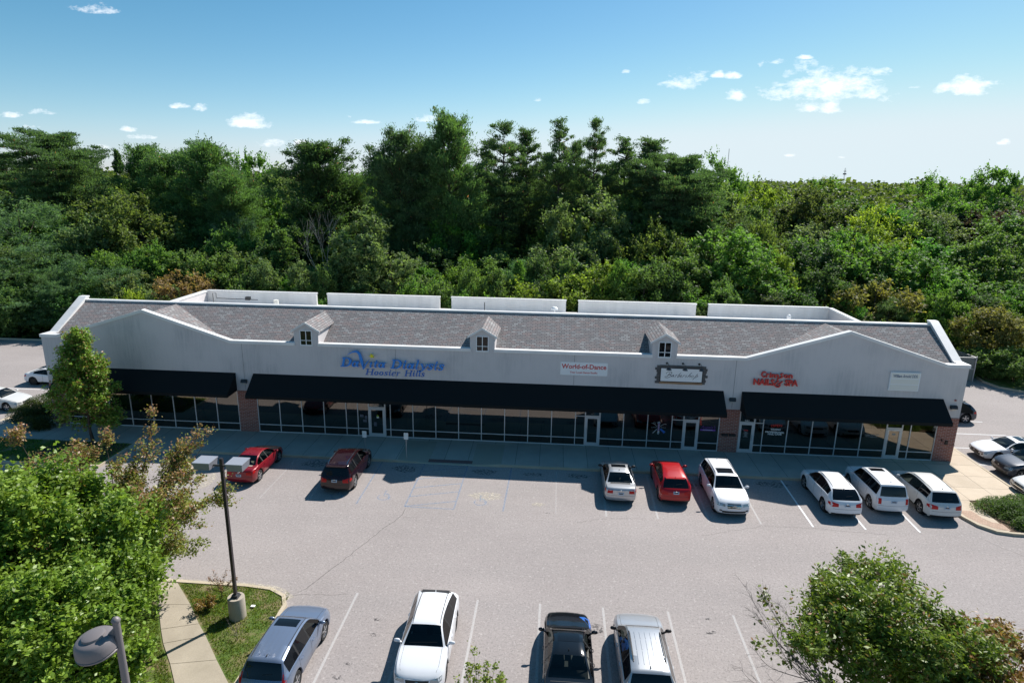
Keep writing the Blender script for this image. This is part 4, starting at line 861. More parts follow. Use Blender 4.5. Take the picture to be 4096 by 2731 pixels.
    fm = mat('grey fence slats', (.20,.21,.20), .7); n = 0
    for (ax, ay), (bx_, by) in (((0,0), (-4.5,0)), ((0,0), (-.35,3.6)), ((-4.5,0), (-4.8,3.6))):
        b = MB(); L_ = math.hypot(bx_-ax, by-ay); k = int(L_/.1)
        for i in range(k):
            u = (i+.5)/k; x, y = ax+(bx_-ax)*u, ay+(by-ay)*u; b.box(x-.036, x+.036, y-.012 if ay == by else y-.036, y+.012 if ay == by else y+.036, .08, 2.25)
        b.build('slat_panel', fm, t)
        b = MB(); b.bar((ax,ay,2.32), (bx_,by,2.32), .06, .06); b.bar((ax,ay,1.2), (bx_,by,1.2), .05, .05); b.build('rail', M['steel'], t)
    for x, y in ((0,0), (-4.5,0), (-.35,3.6), (-2.25,0)): b = MB(); b.tube([(x,y-.05,0), (x,y-.05,2.45)], .05, 8); b.build('post', M['steel'], t)
    # houses in the trees
    def house(name, cx, cy, w, d, h, rh, lab, wc, rc):
        t = empty(name, (cx, cy, 0), 0, lab, 'house'); b = MB(); b.box(-w/2, w/2, -d/2, d/2, 0, h); b.build('wall', mat('siding', wc, .8), t)
        b = MB(); e = .4; x, y = w/2+e, d/2+e; b.faces([(-x,-y,h), (x,-y,h), (x,y,h), (-x,y,h), (-x+y,0,h+rh), (x-y,0,h+rh)], [(0,1,5,4), (1,2,5), (2,3,4,5), (3,0,4), (3,2,1,0)]); r_ = b.build('roof', mat('roof shingles', rc, .9), t)
        for k in (-1, 0, 1): b = MB(); b.box(k*w/3.2-.5, k*w/3.2+.5, -d/2-.03, -d/2-.003, 1, 2.3); b.build('window', M['darkglass'], t)
    P = at(2222, 690, 52); house('house', P.x-4.5, 58, 10.5, 9, P.z-.3, 2.2, 'pale house with pinkish roof among the trees at right', (.42,.44,.38), (.42,.33,.31))
    P = at(985, 541, 78); house('house', P.x, 84, 13, 9, max(P.z-.4, 2.4), 1.4, 'low house roof glimpsed between pine trunks behind the building', (.4,.36,.32), (.50,.40,.38))
    # masts
    for (px, py, Y, nm, lab) in ((1675, 342, 900, 'radio_mast', 'thin guyed radio mast on the horizon behind the pines'), (1942, 386, 900, 'radio_mast', 'short cell tower on the horizon at right')):
        P = at(px, py, Y); t = empty(nm, (P.x, P.y, 0), 0, lab, 'mast'); b = MB(); wd = .35 if px < 1700 else .8
        for i in range(3):
            a = 2*math.pi*i/3; b.tube([(wd*math.cos(a), wd*math.sin(a), 0), (wd*.8*math.cos(a), wd*.8*math.sin(a), P.z)], .12, 4)
        for k in range(int(P.z/2)): b.bar((-wd*.8, 0, k*2), (wd*.8, 0, k*2+1), .1, .1)
        b.build('lattice', M['grey_dark'], t)
        if px > 1700: b = MB(); b.box(-2.2, 2.2, -.4, .4, P.z-9, P.z-7.2); b.box(-1.6, 1.6, -.4, .4, P.z-5, P.z-4.2); b.build('antenna', M['grey_dark'], t)
outdoor_fittings()
# ------------------------------------------------------------------ cars
def interp(tab, t): return float(np.interp(t, [a for a, _ in tab], [b for _, b in tab]))
def smooth_tab(tab, n=9):
    P = catmull([(a, b, 0) for a, b in tab], n); xs = [p[0] for p in P]; ys = [p[1] for p in P]; 
    xs = list(np.maximum.accumulate(xs)); return list(zip(xs, ys))
# profile: t along the car (0 nose .. 1 tail): roof / bonnet height
PROF = {
 'sedan': dict(top=[(0,.66),(.02,.72),(.08,.79),(.17,.88),(.27,.96),(.30,1.02),(.36,1.22),(.42,1.36),(.50,1.43),(.58,1.44),(.66,1.40),(.74,1.27),(.81,1.10),(.845,1.05),(.92,1.04),(.975,1.01),(1,.90)], belt=[(0,.60),(.1,.72),(.27,.90),(.5,.93),(.8,.98),(1,.92)], ws=(.285,.425), rw=(.68,.835), side=(.30,.80), bp=.525, cp=.665, H=1.44, wr=.62),
 'coupe': dict(top=[(0,.62),(.02,.68),(.08,.76),(.18,.86),(.29,.93),(.32,.99),(.40,1.22),(.47,1.34),(.54,1.385),(.62,1.38),(.72,1.28),(.81,1.13),(.875,1.04),(.93,1.02),(.975,.99),(1,.86)], belt=[(0,.56),(.1,.70),(.28,.88),(.5,.91),(.8,.98),(1,.88)], ws=(.305,.46), rw=(.66,.86), side=(.33,.78), bp=.60, cp=.9, H=1.385, wr=.61),
 'suv': dict(top=[(0,.78),(.02,.86),(.08,.96),(.18,1.05),(.255,1.10),(.28,1.15),(.33,1.36),(.385,1.56),(.45,1.64),(.55,1.67),(.70,1.66),(.84,1.61),(.885,1.56),(.93,1.30),(.965,1.06),(.985,.98),(1,.86)], belt=[(0,.72),(.1,.86),(.26,1.03),(.5,1.06),(.8,1.12),(.96,1.06),(1,.88)], ws=(.27,.395), rw=(.893,.966), side=(.285,.885), bp=.50, cp=.70, H=1.67, wr=.66),
 'boxy': dict(top=[(0,.86),(.02,.98),(.08,1.03),(.2,1.08),(.265,1.11),(.285,1.16),(.33,1.40),(.375,1.62),(.43,1.70),(.55,1.73),(.72,1.73),(.90,1.71),(.925,1.66),(.955,1.36),(.975,1.08),(.985,1.02),(1,.90)], belt=[(0,.80),(.1,.94),(.26,1.06),(.5,1.08),(.8,1.10),(.97,1.06),(1,.90)], ws=(.275,.385), rw=(.93,.974), side=(.285,.93), bp=.49, cp=.685, H=1.73, wr=.71),
 'crossover': dict(top=[(0,.76),(.02,.84),(.08,.94),(.18,1.03),(.265,1.09),(.29,1.14),(.35,1.36),(.41,1.53),(.47,1.60),(.56,1.62),(.70,1.58),(.82,1.49),(.87,1.42),(.925,1.20),(.965,1.03),(.985,.97),(1,.84)], belt=[(0,.70),(.1,.86),(.26,1.02),(.5,1.05),(.8,1.13),(.95,1.05),(1,.86)], ws=(.28,.415), rw=(.845,.964), side=(.295,.86), bp=.51, cp=.70, H=1.62, wr=.62),
}
def make_car(name, lab, prof, L, W, pnt, loc, heading, wb, hs=1.0, sunroof=None, rails=None, trim='black', rim='rim', seats='seat', mirror=None, priv=True, front_oh=None, ribs=0, spoiler=False, badge=None, pano=False, tail='std', grille='std', roofcol=None, antenna=True, cat='car'):
    Pf = PROF[prof]; top = smooth_tab(Pf['top']); belt = smooth_tab(Pf['belt']); foh = front_oh or (L-wb)*.48
    T = empty(name, (loc[0], loc[1], .012), R(heading), lab, cat)
    if 'upper' : pass
    PM = M[pnt]; xf = L/2-foh; xr = xf-wb; rw_ = .335 if prof in ('sedan', 'coupe') else .36
    ts = sorted(set([0, .004, .012, .025, .045] + list(np.linspace(.06, .94, 64)) + [.955, .975, .988, .996, 1] + list(Pf['ws']) + list(Pf['rw']) + [Pf['bp']-.009, Pf['bp']+.009, Pf['cp']-.009, Pf['cp']+.009, Pf['side'][0], Pf['side'][1]]))
    out = [ts[0]]
    for t in ts[1:]:
        if t-out[-1] > .0035: out.append(t)
    ts = out; hw = W/2; NX = len(ts)
    def z_sill(x):
        z = .22*hs**0+.0
        for wx in (xf, xr):
            d = abs(x-wx); ra = rw_+.075
            if d < ra: z = max(z, rw_+math.sqrt(max(ra*ra-d*d, 0))-.0)
        return z
    H = Pf['H']*hs; secs = []
    for t in ts:
        x = L/2-t*L; zt = interp(top, t)*hs; zb = min(interp(belt, t)*hs, zt-.015)
        tf = max(0, 1-t/.13); tr = max(0, (t-.87)/.13)
        wm = hw*(1-.13*tf**2.2-.10*tr**2.2); wbelt = wm*(.965); g = (zt-zb)/(H-interp(belt, .5)*hs); g = max(0, min(1, g))
        wg = wbelt*(.965); wr = Pf['wr']*hw; we = wg+(wr-wg)*g**1.0
        zs = z_sill(x); zs2 = .22 if t > .02 and t < .98 else .28
        p = [(wm*.90, max(zs, zs2)), (wm*.985, max(zs+.02, zs2+.10)), (wm, max(zs+.04, zb*.62)), (wm*.995, max(zs+.06, zb*.82)), (wbelt, zb), (wg, zb+min(.03, .3*(zt-zb))), (wg+(we-wg)*.55, zb+(zt-zb)*.50), (we, zb+(zt-zb)*.88), (we-.05-.04*(1-g), zb+(zt-zb)*.97), (we*.55, zb+(zt-zb)*.995), (0, zt)]
        # keep heights monotone
        q = [p[0]]
        for a, b_ in p[1:]: q.append((a, max(b_, q[-1][1]+.004)))
        secs.append((t, x, q))
    NP = 11
    def vert(x, y, z, t):
        # plan bulge and face rake of nose and tail
        k = .0
        if t < .2: k = -.17*(abs(y)/hw)**2.4*(1-t/.2)**1.6; k -= (.14 if prof not in ('boxy',) else .05)*max(0, (z-.55*hs))/.4*(1-t/.2)**3; k -= .10*max(0, (.36-z))/.2*(1-t/.2)**3
        if t > .84: k = .13*(abs(y)/hw)**2.4*((t-.84)/.16)**1.8; k += .10*max(0, (.38-z))/.2*((t-.84)/.16)**3; k += .05*max(0, z-.6)/.4*((t-.84)/.16)**3
        return (x+k, y, z)
    full = []
    for t, x, q in secs:
        row = [vert(x, y, z, t) for y, z in q]+[vert(x, -y, z, t) for y, z in q[:-1][::-1]]
        full.append(row)
    NW = len(full[0]); parts = {k: MB() for k in ('body', 'ws', 'rear', 'sf', 'sr', 'sq', 'lower', 'roof', 'pillar')}
    def put(key, pts): parts[key].poly(pts)
    ws, rwn, sd_ = Pf['ws'], Pf['rw'], Pf['side']
    for i in range(NX-1):
        t0, t1 = ts[i], ts[i+1]; tm = (t0+t1)/2
        for j in range(NW-1):
            jj = j if j < NP-1 else NW-2-j
            pts = [full[i][j], full[i+1][j], full[i+1][j+1], full[i][j+1]]
            key = 'body'
            gh = min(secs[i][2][10][1]-secs[i][2][4][1], secs[i+1][2][10][1]-secs[i+1][2][4][1])
            if jj >= 8 and ws[0] <= tm <= ws[1]: key = 'ws'
            elif jj >= 8 and rwn[0] <= tm <= rwn[1]: key = 'rear'
            elif jj in (5, 6) and sd_[0] < tm < sd_[1] and gh > .10:
                if abs(tm-Pf['bp']) < .010 or abs(tm-Pf['cp']) < .010: key = 'pillar'
                elif prof in ('sedan', 'coupe') and gh < .14: key = 'body'
                else: key = 'sf' if tm < Pf['bp'] else ('sr' if tm < Pf['cp'] else 'sq')
            elif jj == 0 and trim == 'black' and .05 < tm < .95: key = 'lower'
            elif jj >= 7 and ws[1] < tm < rwn[0] and roofcol: key = 'roof'
            put(key, pts)
    # end caps
    for row, s in ((full[0], 1), (full[-1], -1)):
        n = 8
        for j in range(NP-1):
            a0, b0 = Vector(row[j]), Vector(row[NW-1-j]); a1, b1 = Vector(row[j+1]), Vector(row[NW-2-j])
            def pt(a, b, k):
                p = a.lerp(b, k/n); e = abs(a.y)/hw; bul = (.17 if s > 0 else .13)
                p.x = a.x+s*bul*((abs(a.y)/hw)**2.4-(abs(p.y)/hw)**2.4); return p
            for k in range(n):
                q = [pt(a0, b0, k), pt(a0, b0, k+1), pt(a1, b1, k+1), pt(a1, b1, k)]
                if j == NP-2: q = [q[0], q[1], q[2]]
                parts['lower' if (j < 1 and trim == 'black') else 'body'].poly(q if s < 0 else q[::-1])
    def merge(mb):
        d = {}; vs = []; fs = []
        for f in mb.f:
            nf = []
            for i in f:
                k = tuple(round(c, 4) for c in mb.v[i])
                if k not in d: d[k] = len(vs); vs.append(mb.v[i])
                if not nf or nf[-1] != d[k]: nf.append(d[k])
            if len(nf) > 1 and nf[0] == nf[-1]: nf.pop()
            if len(set(nf)) > 2: fs.append(tuple(nf))
        mb.v, mb.f = vs, fs; return mb
    allm = MB()
    for mb in parts.values(): allm.faces(mb.v, mb.f)
    merge(allm); bvh = BVHTree.FromPolygons([Vector(v) for v in allm.v], allm.f)
    glass = M['carglass']; dk = M['darkglass']
    merge(parts['body']).build('body', PM, T, smooth=38)
    merge(parts['ws']).build('windshield', glass, T, smooth=60); merge(parts['rear']).build('rear_window', dk if priv else glass, T, smooth=60)
    for key, g in (('sf', glass), ('sr', dk if priv else glass), ('sq', dk if priv else glass)):
        for s in (1, -1):
            mb = MB(); src = parts[key]
            for f in src.f:
                if s*src.v[f[0]][1] > 0: mb.poly([src.v[i] for i in f])
            if mb.f: merge(mb).build('side_window', g, T, smooth=60)
    if parts['lower'].f: merge(parts['lower']).build('lower_trim', M['black'], T, smooth=40)
    if parts['pillar'].f:
        for s in (1, -1):
            mb = MB(); src = parts['pillar']
            for f in src.f:
                if s*src.v[f[0]][1] > 0: mb.poly([src.v[i] for i in f])
            if mb.f: merge(mb).build('door_pillar', M['black'], T, smooth=60)
    if parts['roof'].f: merge(parts['roof']).build('roof', M[roofcol], T, smooth=60)
    # underside and cabin
    b = MB(); b.box(-L/2+.25, L/2-.3, -hw*.80, hw*.80, .20, .42); b.build('underbody', M['black'], T)
    if priv is not None:
        b = MB(); zt_ = .55*hs
        xs1 = L/2-L*(ws[1]+.03); b.box(xs1-.55, xs1-.05, .12, .62, .42, zt_+.05); b.box(xs1-.55, xs1-.05, -.62, -.12, .42, zt_+.05)
        for y in (.37, -.37): b.faces([(xs1-.62,y-.24,.5), (xs1-.48,y-.24,.5), (xs1-.80,y-.20,1.08*hs), (xs1-.70,y-.20,1.1*hs), (xs1-.62,y+.24,.5), (xs1-.48,y+.24,.5), (xs1-.80,y+.20,1.08*hs), (xs1-.70,y+.20,1.1*hs)], [(0,1,3,2), (4,6,7,5), (0,4,5,1), (2,3,7,6), (1,5,7,3), (0,2,6,4)]); b.box(xs1-.84, xs1-.74, y-.12, y+.12, 1.12*hs, 1.26*hs)
        xb = xs1-1.65; b.box(xb, xb+.55, -.62, .62, .42, zt_); b.faces([(xb-.05,-.62,.5), (xb+.1,-.62,.5), (xb-.22,-.56,1.05*hs), (xb-.1,-.56,1.07*hs), (xb-.05,.62,.5), (xb+.1,.62,.5), (xb-.22,.56,1.05*hs), (xb-.1,.56,1.07*hs)], [(0,1,3,2), (4,6,7,5), (0,4,5,1), (2,3,7,6), (1,5,7,3), (0,2,6,4)])
        b.build('seats', M[seats], T)
        b = MB(); xd = L/2-L*ws[0]; zd = interp(belt, ws[0])*hs; b.box(xd-.75, xd-.12, -hw*.80, hw*.80, zd-.25, zd-.02); b.box(L/2-L*rwn[1]+.15, L/2-L*rwn[1]+.65, -hw*.74, hw*.74, zd-.22, zd-.06) if prof in ('sedan', 'coupe') else None
        b.build('dashboard', M['dash'], T)
    # wheels
    for wx in (xf, xr):
        for s in (1, -1):
            W_ = MB(); yo = s*(hw*.965); yi = s*(hw*.965-.20)
            pr = [(rw_*.66, yi), (rw_*.94, yi), (rw_, yi+s*.02), (rw_, yo-s*.02), (rw_*.95, yo), (rw_*.70, yo-s*.004), (rw_*.66, yo-s*.02)]
            Wn = empty('wheel', (wx, 0, rw_-.012)); Wn.parent = T
            W_.lathe(pr, (0, 0, 0), 26, 'y'); W_.build('tyre', M['tyre'], Wn, smooth=40)
            Rm = MB(); Rm.lathe([(rw_*.69, yo-s*.03), (rw_*.66, yo-s*.012), (rw_*.60, yo-s*.03), (rw_*.60, yo-s*.07)], (0, 0, 0), 22, 'y')
            ns = 5 if rim != 'rim_dark' else 6
            for k in range(ns):
                a = 2*math.pi*k/ns+.3
                for da in (-.12, .12): Rm.bar((rw_*.10*math.cos(a), yo-s*.022, rw_*.10*math.sin(a)), (rw_*.62*math.cos(a+da), yo-s*.03, rw_*.62*math.sin(a+da)), .032, .03, Vector((0, 1, 0)))
            Rm.lathe([(.05, yo-s*.01), (.06, yo-s*.04), (.0, yo-s*.05)], (0, 0, 0), 12, 'y'); Rm.build('rim', M[rim], Wn, smooth=30)
            b = MB(); b.lathe([(rw_*.6, yo-s*.072), (.0, yo-s*.072)], (0, 0, 0), 20, 'y'); b.build('hub', M['black'], Wn)
            b = MB(); b.lathe([(rw_+.07, s*(hw*.965-.26)), (rw_+.07, s*(hw*.94))], (wx, 0, rw_-.012), 20, 'y'); b.f = b.f[:-2]; b.lathe([(rw_+.06, s*(hw*.965-.255)), (0, s*(hw*.965-.255))], (wx, 0, rw_-.012), 18, 'y'); b.build('wheel_arch', M['black'], T)
    # conforming patches
    def patch(name, quad, direction, m, nx=6, ny=4, off=.006, parent=T, thick=False):
        """quad: four corner points; rays are shot along direction onto the body"""
        d = Vector(direction).normalized(); c = [Vector(q) for q in quad]; vs = []; ok = []
        for j in range(ny+1):
            for i in range(nx+1):
                u, v = i/nx, j/ny; p = (c[0]*(1-u)+c[1]*u)*(1-v)+(c[3]*(1-u)+c[2]*u)*v
                h = bvh.ray_cast(p-d*3, d)
                ok.append(h[0] is not None); vs.append(tuple((h[0]-d*off) if h[0] is not None else p))
        fs = [(j*(nx+1)+i, j*(nx+1)+i+1, (j+1)*(nx+1)+i+1, (j+1)*(nx+1)+i) for j in range(ny) for i in range(nx)]
        fs = [f for f in fs if all(ok[i] for i in f) and max((Vector(vs[f[a]])-Vector(vs[f[b_]])).length for a, b_ in ((0, 2), (1, 3))) < .35]
        if not fs: return None
        b = MB(); b.v = vs; b.f = fs; o = b.build(name, m, parent, smooth=60)
        return o
    X1, X0 = L/2, -L/2; zh = interp(top, .02)*hs; zr_ = interp(top, .985)*hs
    for s in (1, -1):
        y0, y1 = s*hw*.50, s*hw*.92
        patch('headlight', [(X1,y0,zh-.20), (X1,y1,zh-.14), (X1,y1,zh+.03), (X1,y0,zh-.07)], (-1,0,-.25), M['headlight'], 6, 4)
        patch('fog_light', [(X1,s*hw*.66,.40), (X1,s*hw*.80,.42), (X1,s*hw*.80,.50), (X1,s*hw*.66,.48)], (-1,0,0), M['black'], 3, 2)
        if tail == 'tall':
            patch('taillight', [(X0,s*hw*.80,.80), (X0,s*hw*.955,.80), (X0,s*hw*.90,1.32*hs), (X0,s*hw*.78,1.30*hs)], (1,0,0), M['taillight'], 3, 6)
        elif tail == 'box':
            patch('taillight', [(X0,s*hw*.70,.68), (X0,s*hw*.94,.68), (X0,s*hw*.94,1.0*hs), (X0,s*hw*.70,1.0*hs)], (1,0,0), M['taillight'], 3, 6)
        else:
            patch('taillight', [(X0,s*hw*.50,zr_-.25), (X0,s*hw*.98,zr_-.28), (X0,s*hw*.98,zr_+.02), (X0,s*hw*.50,zr_-.08)], (1,0,0), M['taillight'], 6, 3)
            patch('taillight', [(X0+.02,s*hw,zr_-.28), (X0+.38,s*hw,zr_-.16), (X0+.38,s*hw,zr_-.06), (X0+.02,s*hw,zr_-.0)], (0,-s,0), M['taillight'], 4, 2)
        # door seams and handles
        for tt in (Pf['ws'][0]+.045, Pf['bp'], Pf['cp']+.02):
            if prof == 'coupe' and tt > .62: continue
            x = L/2-tt*L; patch('door_seam', [(x,s*hw,.32), (x+.014,s*hw,.32), (x+.014,s*hw,interp(belt, tt)*hs-.02), (x,s*hw,interp(belt, tt)*hs-.02)], (0,-s,0), M['black'], 1, 5, .003)
        for tt in ((Pf['bp']-.045, Pf['cp']-.025) if prof != 'coupe' else (Pf['bp']-.05,)):
            x = L/2-tt*L; h = bvh.ray_cast(Vector((x, s*3, interp(belt, tt)*hs-.13)), Vector((0, -s, 0)))
            if h[0]: b = MB(); b.tube([h[0]+Vector((-.09,s*.0,0)), h[0]+Vector((-.07,s*.03,0)), h[0]+Vector((.07,s*.03,0)), h[0]+Vector((.09,0,0))], .013, 6); b.build('door_handle', PM if trim != 'chrome' else M['chrome'], T)
        # mirrors
        tm_ = Pf['ws'][0]+.045; x = L/2-tm_*L; zb = interp(belt, tm_)*hs
        b = MB(); b.lathe([(.0,-.13), (.07,-.10), (.095,-.02), (.09,.06), (.05,.11), (0,.12)], (x,s*(hw+.10),zb+.10), 12, 'y'); b.v = [((vx-x)*.62+x, vy, (vz-zb-.10)*.80+zb+.10) for vx, vy, vz in b.v]; b.bar((x,s*(hw-.08),zb+.0), (x,s*(hw+.03),zb+.07), .06, .05)
        b.build('side_mirror', M[mirror] if mirror else PM, T, smooth=50)
    for s in (1, -1):
        pts = []
        for tt in np.linspace(.035, ws[0]-.005, 7):
            h = bvh.ray_cast(Vector((L/2-tt*L, s*hw*(.60+.16*min(1, tt/.12)), 3)), Vector((0, 0, -1)))
            if h[0]: pts.append(h[0])
        if len(pts) > 3: b = MB(); b.tube(pts, .006, 4, False); b.build('hood_seam', M['black'], T)
    if prof in ('sedan', 'coupe'): patch('trunk_seam', [(L/2-.865*L,-hw*.7,2), (L/2-.865*L,hw*.7,2), (L/2-.869*L,hw*.7,2), (L/2-.869*L,-hw*.7,2)], (0,0,-1), M['black'], 8, 1, .003)
    if grille == 'std':
        patch('grille', [(X1,-hw*.42,zh-.24), (X1,hw*.42,zh-.24), (X1,hw*.46,zh-.10), (X1,-hw*.46,zh-.10)], (-1,0,-.1), M['black'], 8, 3); patch('lower_grille', [(X1,-hw*.55,.30), (X1,hw*.55,.30), (X1,hw*.60,.46), (X1,-hw*.60,.46)], (-1,0,0), M['black'], 8, 2)
    elif grille == 'chrome':
        patch('grille', [(X1,-hw*.36,zh-.33), (X1,hw*.36,zh-.33), (X1,hw*.42,zh-.02), (X1,-hw*.42,zh-.02)], (-1,0,-.1), M['chrome'], 8, 3, .004)
        for k in range(3): patch('grille_slot', [(X1,-hw*.36,zh-.30+k*.10), (X1,hw*.36,zh-.30+k*.10), (X1,hw*.38,zh-.25+k*.10), (X1,-hw*.38,zh-.25+k*.10)], (-1,0,-.1), M['black'], 8, 1, .010)
        patch('lower_grille', [(X1,-hw*.62,.32), (X1,hw*.62,.32), (X1,hw*.7,.44), (X1,-hw*.7,.44)], (-1,0,0), M['black'], 8, 2); patch('skid_strip', [(X1,-hw*.6,.27), (X1,hw*.6,.27), (X1,hw*.6,.30), (X1,-hw*.6,.30)], (-1,0,0), M['chrome'], 8, 1, .01)
    pz = .82 if prof not in ('sedan', 'coupe') else .70
    patch('license_plate', [(X0,.16,pz-.06), (X0,-.16,pz-.06), (X0,-.16,pz+.09), (X0,.16,pz+.09)], (1,0,0), M['plate'], 2, 2, .022)
    b = MB(); h = bvh.ray_cast(Vector((X0-2, 0, pz+.015)), Vector((1, 0, 0)))
    if h[0]: b.box(h[0].x-.0265, h[0].x-.0262, -.11, .11, h[0].z-.02, h[0].z+.035); b.build('plate_characters', M['ink'], T)
    patch('rear_bumper_trim', [(X0,-hw*.80,.26), (X0,hw*.80,.26), (X0,hw*.84,.40 if trim == 'black' else .31), (X0,-hw*.84,.40 if trim == 'black' else .31)], (1,0,0), M['black'], 8, 1, .005)
    patch('bumper_seam', [(X0,-hw*.90,.60*hs), (X0,hw*.90,.60*hs), (X0,hw*.90,.612*hs), (X0,-hw*.90,.612*hs)], (1,0,0), M['black'], 8, 1, .003)
    if badge: 
        for X_, dd, zz in ((X1, -1, zh-.17), (X0, 1, zr_-.10)):
            h = bvh.ray_cast(Vector((X_-dd*2, 0, zz)), Vector((dd, 0, 0)))
            if h[0] is None: continue
            b = MB(); c = h[0]; rr = .085 if badge == 'star' and dd < 0 else .05; x = c.x-dd*.022
            b.tube([(x, rr*math.cos(2*math.pi*k/16), c.z+rr*math.sin(2*math.pi*k/16)*(.7 if badge == 'oval' else 1)) for k in range(17)], .011, 5)
            if badge == 'star':
                for a in (90, 210, 330): b.bar((x, 0, c.z), (x, rr*math.cos(R(a)), c.z+rr*math.sin(R(a))), .014, .014, Vector((1, 0, 0)))
            elif badge == 'oval': b.bar((x,-.03,c.z), (x,.03,c.z), .012, .012); b.bar((x,.0,c.z-.02), (x,.0,c.z+.03), .012, .012, Vector((1, 0, 0)))
            b.build('badge', M['chrome'], T)
    # roof items
    def roof_pt(t, y):
        h = bvh.ray_cast(Vector((L/2-t*L, y, 3)), Vector((0, 0, -1))); return h[0]
    up = (0, 0, -1)
    if sunroof:
        a, c, w = sunroof; xa, xc = L/2-a*L, L/2-c*L; patch('sunroof', [(xa,-w,2), (xa,w,2), (xc,w,2), (xc,-w,2)], up, dk, 6, 4, .006)
    if rails:
        for s in (1, -1):
            b = MB(); y = s*hw*(Pf['wr']*.90); tt = np.linspace(ws[1]+.01, min(rwn[0], .88)-.02, 8) if rails != 'short' else np.linspace(.47, .80, 8); P = [roof_pt(t, y) for t in tt]
            if all(P):
                P = [p+Vector((0, 0, .012 if 0 < i < 7 else -.005)) for i, p in enumerate(P)]; P = [p+Vector((0, 0, .05 if (rails != 'flush' and 0 < i < 7) else 0)) for i, p in enumerate(P)]
                b.tube(P, .022 if rails != 'flush' else .014, 6); b.build('roof_rail', M['chrome' if rails == 'chrome' else 'black'], T, smooth=40)
    for k in range(ribs):
        y = (k-(ribs-1)/2)*.19
        for a, c in ((.48, .56), (.57, .68), (.69, .82)) if ribs == 5 else ((.57, .84),):
            xa, xc = L/2-a*L, L/2-c*L; patch('roof_rib', [(xa,y-.012,2), (xa,y+.012,2), (xc,y+.012,2), (xc,y-.012,2)], up, PM, 1, 6, .014)
    if antenna:
        p = roof_pt(min(.80, rwn[0]-.05) if prof in ('sedan', 'coupe') else .84, 0)
        if p: b = MB(); b.faces([(p.x+.09,0,p.z), (p.x-.07,-.022,p.z), (p.x-.07,.022,p.z), (p.x-.075,0,p.z+.07)], [(0,1,3), (0,3,2), (1,2,3), (0,2,1)]); b.build('antenna', M['black'] if pnt in ('blue_silver_paint', 'silver_paint', 'black_paint') else PM, T)
    if spoiler:
        p = roof_pt(rwn[0]-.012, 0); b = MB(); b.faces([(p.x+.12,-hw*.62,p.z-.03), (p.x+.12,hw*.62,p.z-.03), (p.x-.18,hw*.60,p.z-.05), (p.x-.18,-hw*.60,p.z-.05), (p.x+.12,-hw*.62,p.z+.0), (p.x+.12,hw*.62,p.z+.0), (p.x-.18,hw*.60,p.z-.01), (p.x-.18,-hw*.60,p.z-.01)], [(0,3,2,1), (4,5,6,7), (0,1,5,4), (1,2,6,5), (2,3,7,6), (3,0,4,7)]); b.build('roof_spoiler', M[spoiler] if isinstance(spoiler, str) else PM, T)
    # wiper
    xw = L/2-(ws[0]+.006)*L; pts = []
    for k in range(5):
        h = bvh.ray_cast(Vector((xw-.05-k*.01, -.55+k*.26, 3)), Vector((0, 0, -1)))
        if h[0]: pts.append(h[0]+Vector((0, 0, .015)))
    if len(pts) > 2: b = MB(); b.tube(pts, .012, 4); b.build('wiper', M['black'], T)
    if prof not in ('sedan', 'coupe'):
        h = bvh.ray_cast(Vector((X0-2, 0, interp(belt, .9)*hs+.10)), Vector((1, 0, 0))); h2 = bvh.ray_cast(Vector((X0-2, -.35, interp(belt, .9)*hs+.13)), Vector((1, 0, 0)))
        if h[0] and h2[0]: b = MB(); b.tube([h[0]-Vector((.015, 0, 0)), h2[0]-Vector((.015, 0, 0))], .01, 4); b.build('wiper', M['black'], T)
    return T
